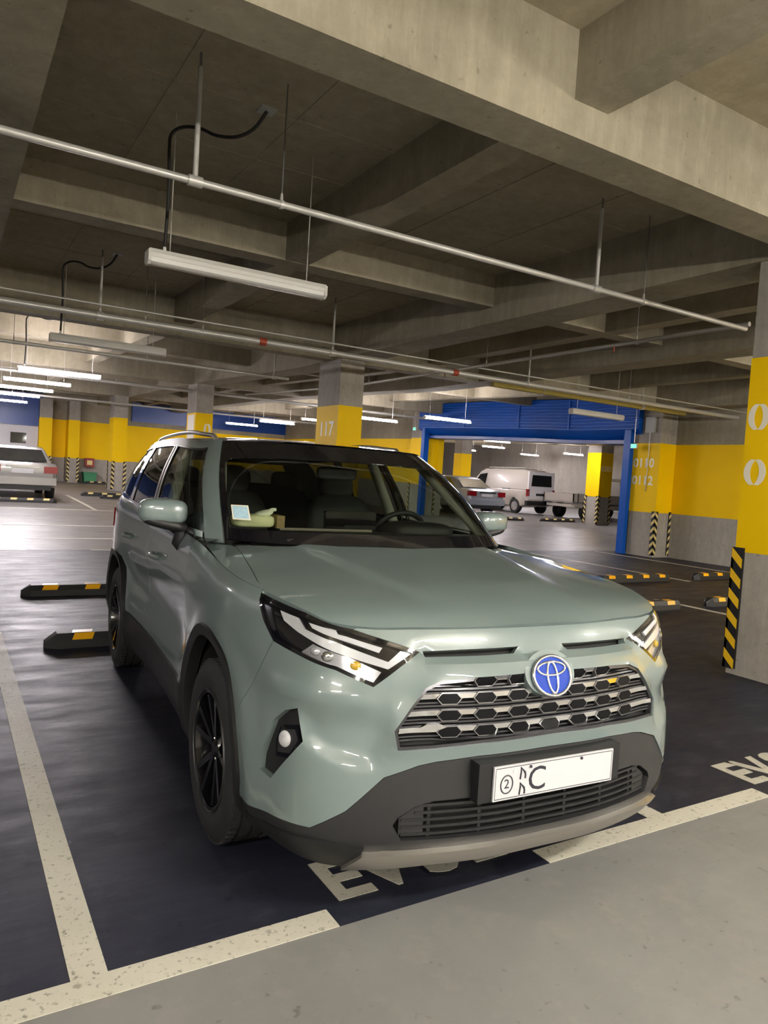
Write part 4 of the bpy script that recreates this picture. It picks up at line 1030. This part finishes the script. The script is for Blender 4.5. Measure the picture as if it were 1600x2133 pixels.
for x in (-.38, .38):
    s_ = blob((x, 2.32, .68), (.25, .28, .10), .5, .5).build('front_seat', 'seat_cloth', CAR, 60)
    Rb = Matrix.Rotation(math.radians(-14), 3, 'X')
    blob((x, 2.66, 1.0), (.235, .085, .36), .5, .45, 24, 14, Rb).build('seat_back', 'seat_cloth', s_, 60)
    blob((x, 2.80, 1.42), (.13, .055, .095), .55, .55, 20, 10, Rb).build('head_rest', 'seat_cloth', s_, 60)
    for dx in (-.05, .05): MB().tube([(x+dx, 2.75, 1.30), (x+dx, 2.79, 1.38)], .006, 6).build('head_rest_post', 'chrome', s_)
rs = blob((0, 3.45, .72), (.66, .28, .11), .45, .4).build('rear_seat', 'seat_cloth', CAR, 60)
blob((0, 3.82, 1.05), (.64, .09, .34), .45, .4, 24, 14, Matrix.Rotation(math.radians(-16), 3, 'X')).build('seat_back', 'seat_cloth', rs, 60)
for x in (-.42, 0, .42): blob((x, 3.93, 1.42), (.12, .05, .07), .55, .55).build('head_rest', 'seat_cloth', rs, 60)
P = []
for e in Eg: P.append([(e[0]*(-1+2*k/8)*.98, e[1], e[2]-.02) for k in range(9)])
MB().grid(P).build('headliner', 'headliner', CAR, 50)
for sd in (1, -1):
    MB().box(*sorted((sd*.80, sd*.86)), 1.5, 3.5, .50, 1.15).build('door_lining', 'interior_black', CAR)
    MB().tube([(sd*.80, 2.62, 1.12), (sd*.655, 2.80, 1.60)], .035, 8).build('pillar_lining', 'headliner', CAR, 50)
    MB().tube([(sd*.775, 1.50, 1.16), (sd*.615, 2.12, 1.61)], .026, 8).build('pillar_lining', 'headliner', CAR, 50)
rm = blob((0, 1.93, 1.50), (.125, .022, .038), .5, .5).build('rear_view_mirror', 'interior_black', CAR, 60)
MB().box(-.11, .11, 1.951, 1.955, 1.475, 1.525).build('mirror_glass', 'chrome', rm); MB().tube([(0, 1.93, 1.53), (0, 1.88, 1.62)], .012, 8).build('mirror_arm', 'interior_black', rm)
# inspection sticker on the glass
panel('windscreen_sticker', [(-2.66, .165), (-2.28, .165), (-2.28, .265), (-2.66, .265)], 'sticker_blue', WS, .003, (), .08, 0, 40, 1, fn=ghskin)
panel('sticker_border', [(-2.69, .156), (-2.25, .156), (-2.25, .274), (-2.69, .274)], 'white_paint', WS, .0035, [[(-2.66, .165), (-2.28, .165), (-2.28, .265), (-2.66, .265)]], .08, 0, 40, 1, fn=ghskin)
# tissue packet on the dashboard (a thing of its own)
TP = bpy.data.objects.new('tissue_packet', None); COL.objects.link(TP); TP.rotation_euler.z = TH; TP['_org'] = (0., 0., 0.)
tag(TP, 'cream tissue packet lying on the dashboard behind the windscreen sticker', 'tissue packet')
blob((-.605, 1.55, 1.246), (.105, .06, .032), .5, .5).build('packet_body', 'cream', TP, 60)
MB().obox((-.478, 1.55, 1.246), (.020, 0, 0), (0, .056, 0), (0, 0, .031)).build('packet_end', 'brown_card', TP)
blob((-.555, 1.55, 1.279), (.055, .04, .018), .9, .9, 16, 8, Matrix.Rotation(-.3, 3, 'Y')).build('tissue_fold', 'tissue', TP, 60)
MB().tube([(-.53, 1.55, 1.288), (-.505, 1.55, 1.302), (-.487, 1.55, 1.304)], [.014, .010, .008], 8).build('tissue_tip', 'tissue', TP, 60)
# ------------------------------------------------------------------ background vehicles
def bg_wheel(t, x, y, z, r, sd):
    w = MB().lathe([(sd*-.10, r*.6), (sd*-.10, r*.95), (sd*-.08, r), (sd*.08, r), (sd*.10, r*.95), (sd*.10, r*.64)], (x, y, z), 'x', 24).build('tyre', 'tyre', t, 40)
    MB().lathe([(sd*.085, .001), (sd*.09, r*.2), (sd*.075, r*.5), (sd*.095, r*.64)], (x, y, z), 'x', 20).build('rim', 'lamp_silver', w, 40)
    for k in range(5):
        a = 2*PI*k/5; p = Vector((x+sd*.092, y+r*.34*math.cos(a), z+r*.34*math.sin(a))); e = Vector((0, math.cos(a), math.sin(a))); g = Vector((0, -math.sin(a), math.cos(a)))
        MB().obox(p, (.006, 0, 0), e*r*.22, g*r*.06).build('spoke', 'lamp_silver', w)
def bg_car(name, loc, rz, label, cat, paint, L, Wd, lower, upper, wheels, windows, extra=None):
    """built nose at -y .. tail at +y in local space; lower/upper are side outlines (y,z)"""
    t = bpy.data.objects.new(name, None); COL.objects.link(t); t.location = loc; t.rotation_euler.z = rz; t['_org'] = (0., 0., 0.); tag(t, label, cat)
    hw = Wd/2
    def shell(outline, w0, w1, zref, nm, m):
        # rounded slab: rings across the width
        cy = sum(p[0] for p in outline)/len(outline); cz = sum(p[1] for p in outline)/len(outline); P = []
        zs = [p[1] for p in outline]; z0, z1 = min(zs), max(zs)
        for k, (f, sc) in enumerate(((-1, .90), (-.96, .97), (-.86, 1.0), (0, 1.0), (.86, 1.0), (.96, .97), (1, .90))):
            row = []
            for (y, z) in outline:
                w = w0+(w1-w0)*((z-z0)/(z1-z0)); row.append((f*w, cy+(y-cy)*sc, cz+(z-cz)*(sc if z > cz else .5+.5*sc)))
            row.append(row[0]); P.append(row)
        mb = MB().grid(P); n = len(outline); mb.face(list(range(n))); mb.face([6*(n+1)+i for i in range(n)])
        return mb.build(nm, m, t, 32)
    shell(lower, hw*.96, hw, 0, 'body', paint)
    if upper: shell(upper, hw*.93, hw*.72, 0, 'cabin', paint)
    for (y, r) in wheels:
        for sd in (-1, 1): bg_wheel(t, sd*(hw-.10), y, r, r, sd)
    for (pts, side) in windows:
        # pts: (y,z) outlines on the side, or (x,y,z) quads
        if side == 'side':
            z0 = min(p[1] for p in upper); z1 = max(p[1] for p in upper)
            for sd in (-1, 1):
                mb = MB(); q = [(sd*(hw*(.93+(.72-.93)*((z-z0)/(z1-z0)))+.012), y, z) for (y, z) in pts]; mb.v = q; mb.face(range(len(q))); mb.build('side_window', 'dark_glass', t)
        else:
            mb = MB(); mb.v = [tuple(p) for p in pts]; mb.face(range(len(pts))); mb.build(side, 'dark_glass', t)
    if extra: extra(t, hw)
    return t
def saloon(loc, rz, label, paint):
    lower = [(-2.2, .32), (-2.25, .55), (-2.18, .74), (-1.9, .82), (-1.0, .93), (.0, .95), (1.4, .99), (2.05, .98), (2.22, .90), (2.25, .55), (2.18, .34), (1.75, .24), (1.72, .5), (1.55, .66), (1.3, .68), (1.05, .6), (.95, .26), (-1.0, .24), (-1.05, .5), (-1.25, .66), (-1.5, .66), (-1.68, .52), (-1.74, .26)]
    upper = [(-1.05, .90), (-.35, 1.34), (.0, 1.42), (.55, 1.43), (1.0, 1.36), (1.62, .97), (.2, .90)]
    def extra(t, hw):
        for sd in (-1, 1):
            MB().box(*sorted((sd*(hw-.36), sd*(hw-.02))), 2.13, 2.265, .72, .90).build('tail_lamp', 'red_lens', t)
            MB().box(*sorted((sd*(hw-.40), sd*(hw-.06))), -2.24, -2.10, .62, .74).build('head_lamp', 'drl_white', t)
            blob((sd*(hw+.06), -.55, .98), (.09, .06, .06), .6, .6).build('door_mirror', paint, t, 60)
        MB().box(-.26, .26, 2.22, 2.262, .70, .82).build('licence_plate', 'plate_white', t)
        MB().box(-.40, .40, 2.22, 2.27, .85, .89).build('boot_trim', 'chrome', t)
        MB().box(-hw*.95, hw*.95, 2.1, 2.285, .40, .60).build('rear_bumper', paint, t)
        MB().box(-hw*.8, hw*.8, 2.12, 2.26, .26, .36).build('bumper_valance', 'plastic_black', t)
    rear = [(-.66, 1.585, 1.01), (.66, 1.585, 1.01), (.56, 1.07, 1.325), (-.56, 1.07, 1.325)]
    front = [(-.62, -1.02, .94), (.62, -1.02, .94), (.55, -.37, 1.335), (-.55, -.37, 1.335)]
    rear = [(x, y+.025, z+.02) for x, y, z in rear]; front = [(x, y-.02, z+.015) for x, y, z in front]
    return bg_car('saloon_car', loc, rz, label, 'car', paint, 4.5, 1.75, lower, upper, ((-1.36, .31), (1.32, .31)), (([(-.75, .97), (-.25, 1.31), (.18, 1.36), (.18, .97)], 'side'), ([(.25, .97), (.25, 1.36), (.75, 1.33), (1.2, 1.05), (1.15, .97)], 'side'), (rear, 'rear_window'), (front, 'windscreen')), extra)
# local tail is +y; rotate by pi so that the tail faces the viewer (-y)
saloon((-.02, 21.9, hz(21.9)), PI, 'grey saloon seen from behind at the left edge', 'grey_car')
saloon((15.5, 21.6, hz(21.6)), PI, 'silver-blue saloon parked beyond the blue portal', 'silver_car')
saloon((25.4, 30.5, hz(30)), PI, 'dark grey saloon half hidden behind the pickup cab', 'grey_car')
saloon((17.6, 33.5, hz(33)), PI, 'white saloon farthest behind the silver one beyond the portal', 'white_car')
def van(loc, rz, label):
    lower = [(-2.1, .35), (-2.2, .6), (-2.15, .95), (-1.9, 1.02), (1.9, 1.02), (2.08, .98), (2.1, .4), (1.75, .3), (1.7, .55), (1.5, .68), (1.25, .66), (1.05, .5), (1.0, .3), (-1.0, .3), (-1.1, .55), (-1.35, .68), (-1.6, .6), (-1.7, .35)]
    upper = [(-1.95, 1.0), (-1.35, 1.72), (-1.0, 1.86), (1.7, 1.88), (2.0, 1.78), (2.09, 1.0)]
    def extra(t, hw):
        for sd in (-1, 1): MB().box(*sorted((sd*(hw-.16), sd*(hw-.03))), 2.03, 2.12, .75, 1.05).build('tail_lamp', 'red_lens', t)
        MB().box(-hw*.9, hw*.9, 2.05, 2.112, .62, 1.80).build('tailgate', 'white_car', t)
        MB().box(-.28, .28, 2.10, 2.125, .78, .88).build('licence_plate', 'plastic_black', t)
        MB().box(-hw*.97, hw*.97, 2.0, 2.16, .38, .56).build('rear_bumper', 'plastic_black', t)
        MB().box(-hw*1.005, hw*1.005, .5, 1.0, 1.0, 1.03).build('side_rail', 'plastic_black', t)
        for x in (-.5, .5): MB().tube([(x, -.8, 1.93), (x, 1.6, 1.95)], .02, 6).build('roof_rack', 'galvanised', t)
        for y in (-.7, .2, 1.1): MB().tube([(-.62, y, 1.92), (.62, y, 1.92)], .018, 6).build('roof_rack', 'galvanised', t)
    rear = [(-.58, 2.118, 1.18), (.58, 2.118, 1.18), (.54, 2.118, 1.66), (-.54, 2.118, 1.66)]
    front = [(-.6, -1.93, 1.08), (.6, -1.93, 1.08), (.55, -1.40, 1.72), (-.55, -1.40, 1.72)]
    return bg_car('van', loc, rz, label, 'van', 'beige_car', 4.2, 1.62, lower, upper, ((-1.36, .31), (1.38, .31)), (([(-1.65, 1.08), (-1.25, 1.6), (-.75, 1.66), (-.75, 1.08)], 'side'), (rear, 'rear_window'), (front, 'windscreen')), extra)
van((20.0, 23.4, hz(23.4)), PI, 'beige and white delivery van between saloon and pickup beyond the portal')
def pickup(loc, rz, label):
    lower = [(-2.3, .42), (-2.36, .7), (-2.28, .98), (-.55, 1.0), (-.5, .62), (2.3, .62), (2.3, .50), (1.85, .46), (1.8, .62), (1.2, .62), (1.15, .46), (-1.0, .42), (-1.1, .66), (-1.35, .78), (-1.65, .74), (-1.85, .45)]
    upper = [(-2.2, .97), (-1.85, 1.65), (-1.6, 1.78), (-.75, 1.78), (-.55, 1.65), (-.52, .97)]
    def extra(t, hw):
        bed = MB().box(-hw, hw, -.42, 2.35, .66, .72).build('load_bed', 'grey_car', t)
        for sd in (-1, 1): MB().box(*sorted((sd*(hw-.04), sd*hw)), -.42, 2.35, .72, 1.05).build('side_board', 'beige_car', bed)
        MB().box(-hw, hw, 2.31, 2.35, .72, 1.05).build('tail_board', 'beige_car', bed); MB().box(-hw, hw, -.46, -.42, .72, 1.3).build('head_board', 'beige_car', bed)
        for y in (.3, 1.2, 2.1):
            for sd in (-1, 1): MB().box(*sorted((sd*(hw), sd*(hw+.02))), y-.03, y+.03, .70, 1.06).build('latch_post', 'galvanised_dark', bed)
        for sd in (-1, 1): MB().box(*sorted((sd*(hw-.3), sd*(hw-.05))), -2.38, -2.2, .66, .80).build('head_lamp', 'drl_white', t)
        MB().box(-hw*.95, hw*.95, -2.42, -2.3, .40, .56).build('front_bumper', 'plastic_black', t)
    front = [(-.6, -2.19, 1.05), (.6, -2.19, 1.05), (.52, -1.86, 1.64), (-.52, -1.86, 1.64)]
    return bg_car('pickup_truck', loc, rz, label, 'truck', 'beige_car', 4.7, 1.7, lower, upper, ((-1.45, .33), (1.5, .33)), (([(-1.85, 1.05), (-1.6, 1.62), (-.85, 1.65), (-.75, 1.05)], 'side'), (front, 'windscreen')), extra)
pickup((22.4, 20.3, hz(19.6)), PI/2, 'flatbed pickup standing side-on behind the yellow column beyond the portal')
# small green exit signs by the portal
for (x, y, z, w) in ((12.36, 10.15, 2.62, 'near'), (12.35, 19.75, 3.0, 'far')):
    h = hz(y); t = thing('exit_sign', (x, y, z+h), 'small green lit sign at the %s side of the blue portal' % w, 'sign')
    MB().box(x-.02, x+.02, y-.09, y+.09, z+h-.055, z+h+.055).build('sign_case', 'lamp_plastic', t); MB().box(x-.024, x-.0205, y-.08, y+.08, z+h-.045, z+h+.045).build('sign_face', 'exit_green', t)
    MB().tube([(x, y, z+h+.09), (x, y, CEIL+h)], .008, 6).build('sign_rod', 'galvanised', t)

for _o in bpy.data.objects:
    if '_org' in _o.keys(): del _o['_org']
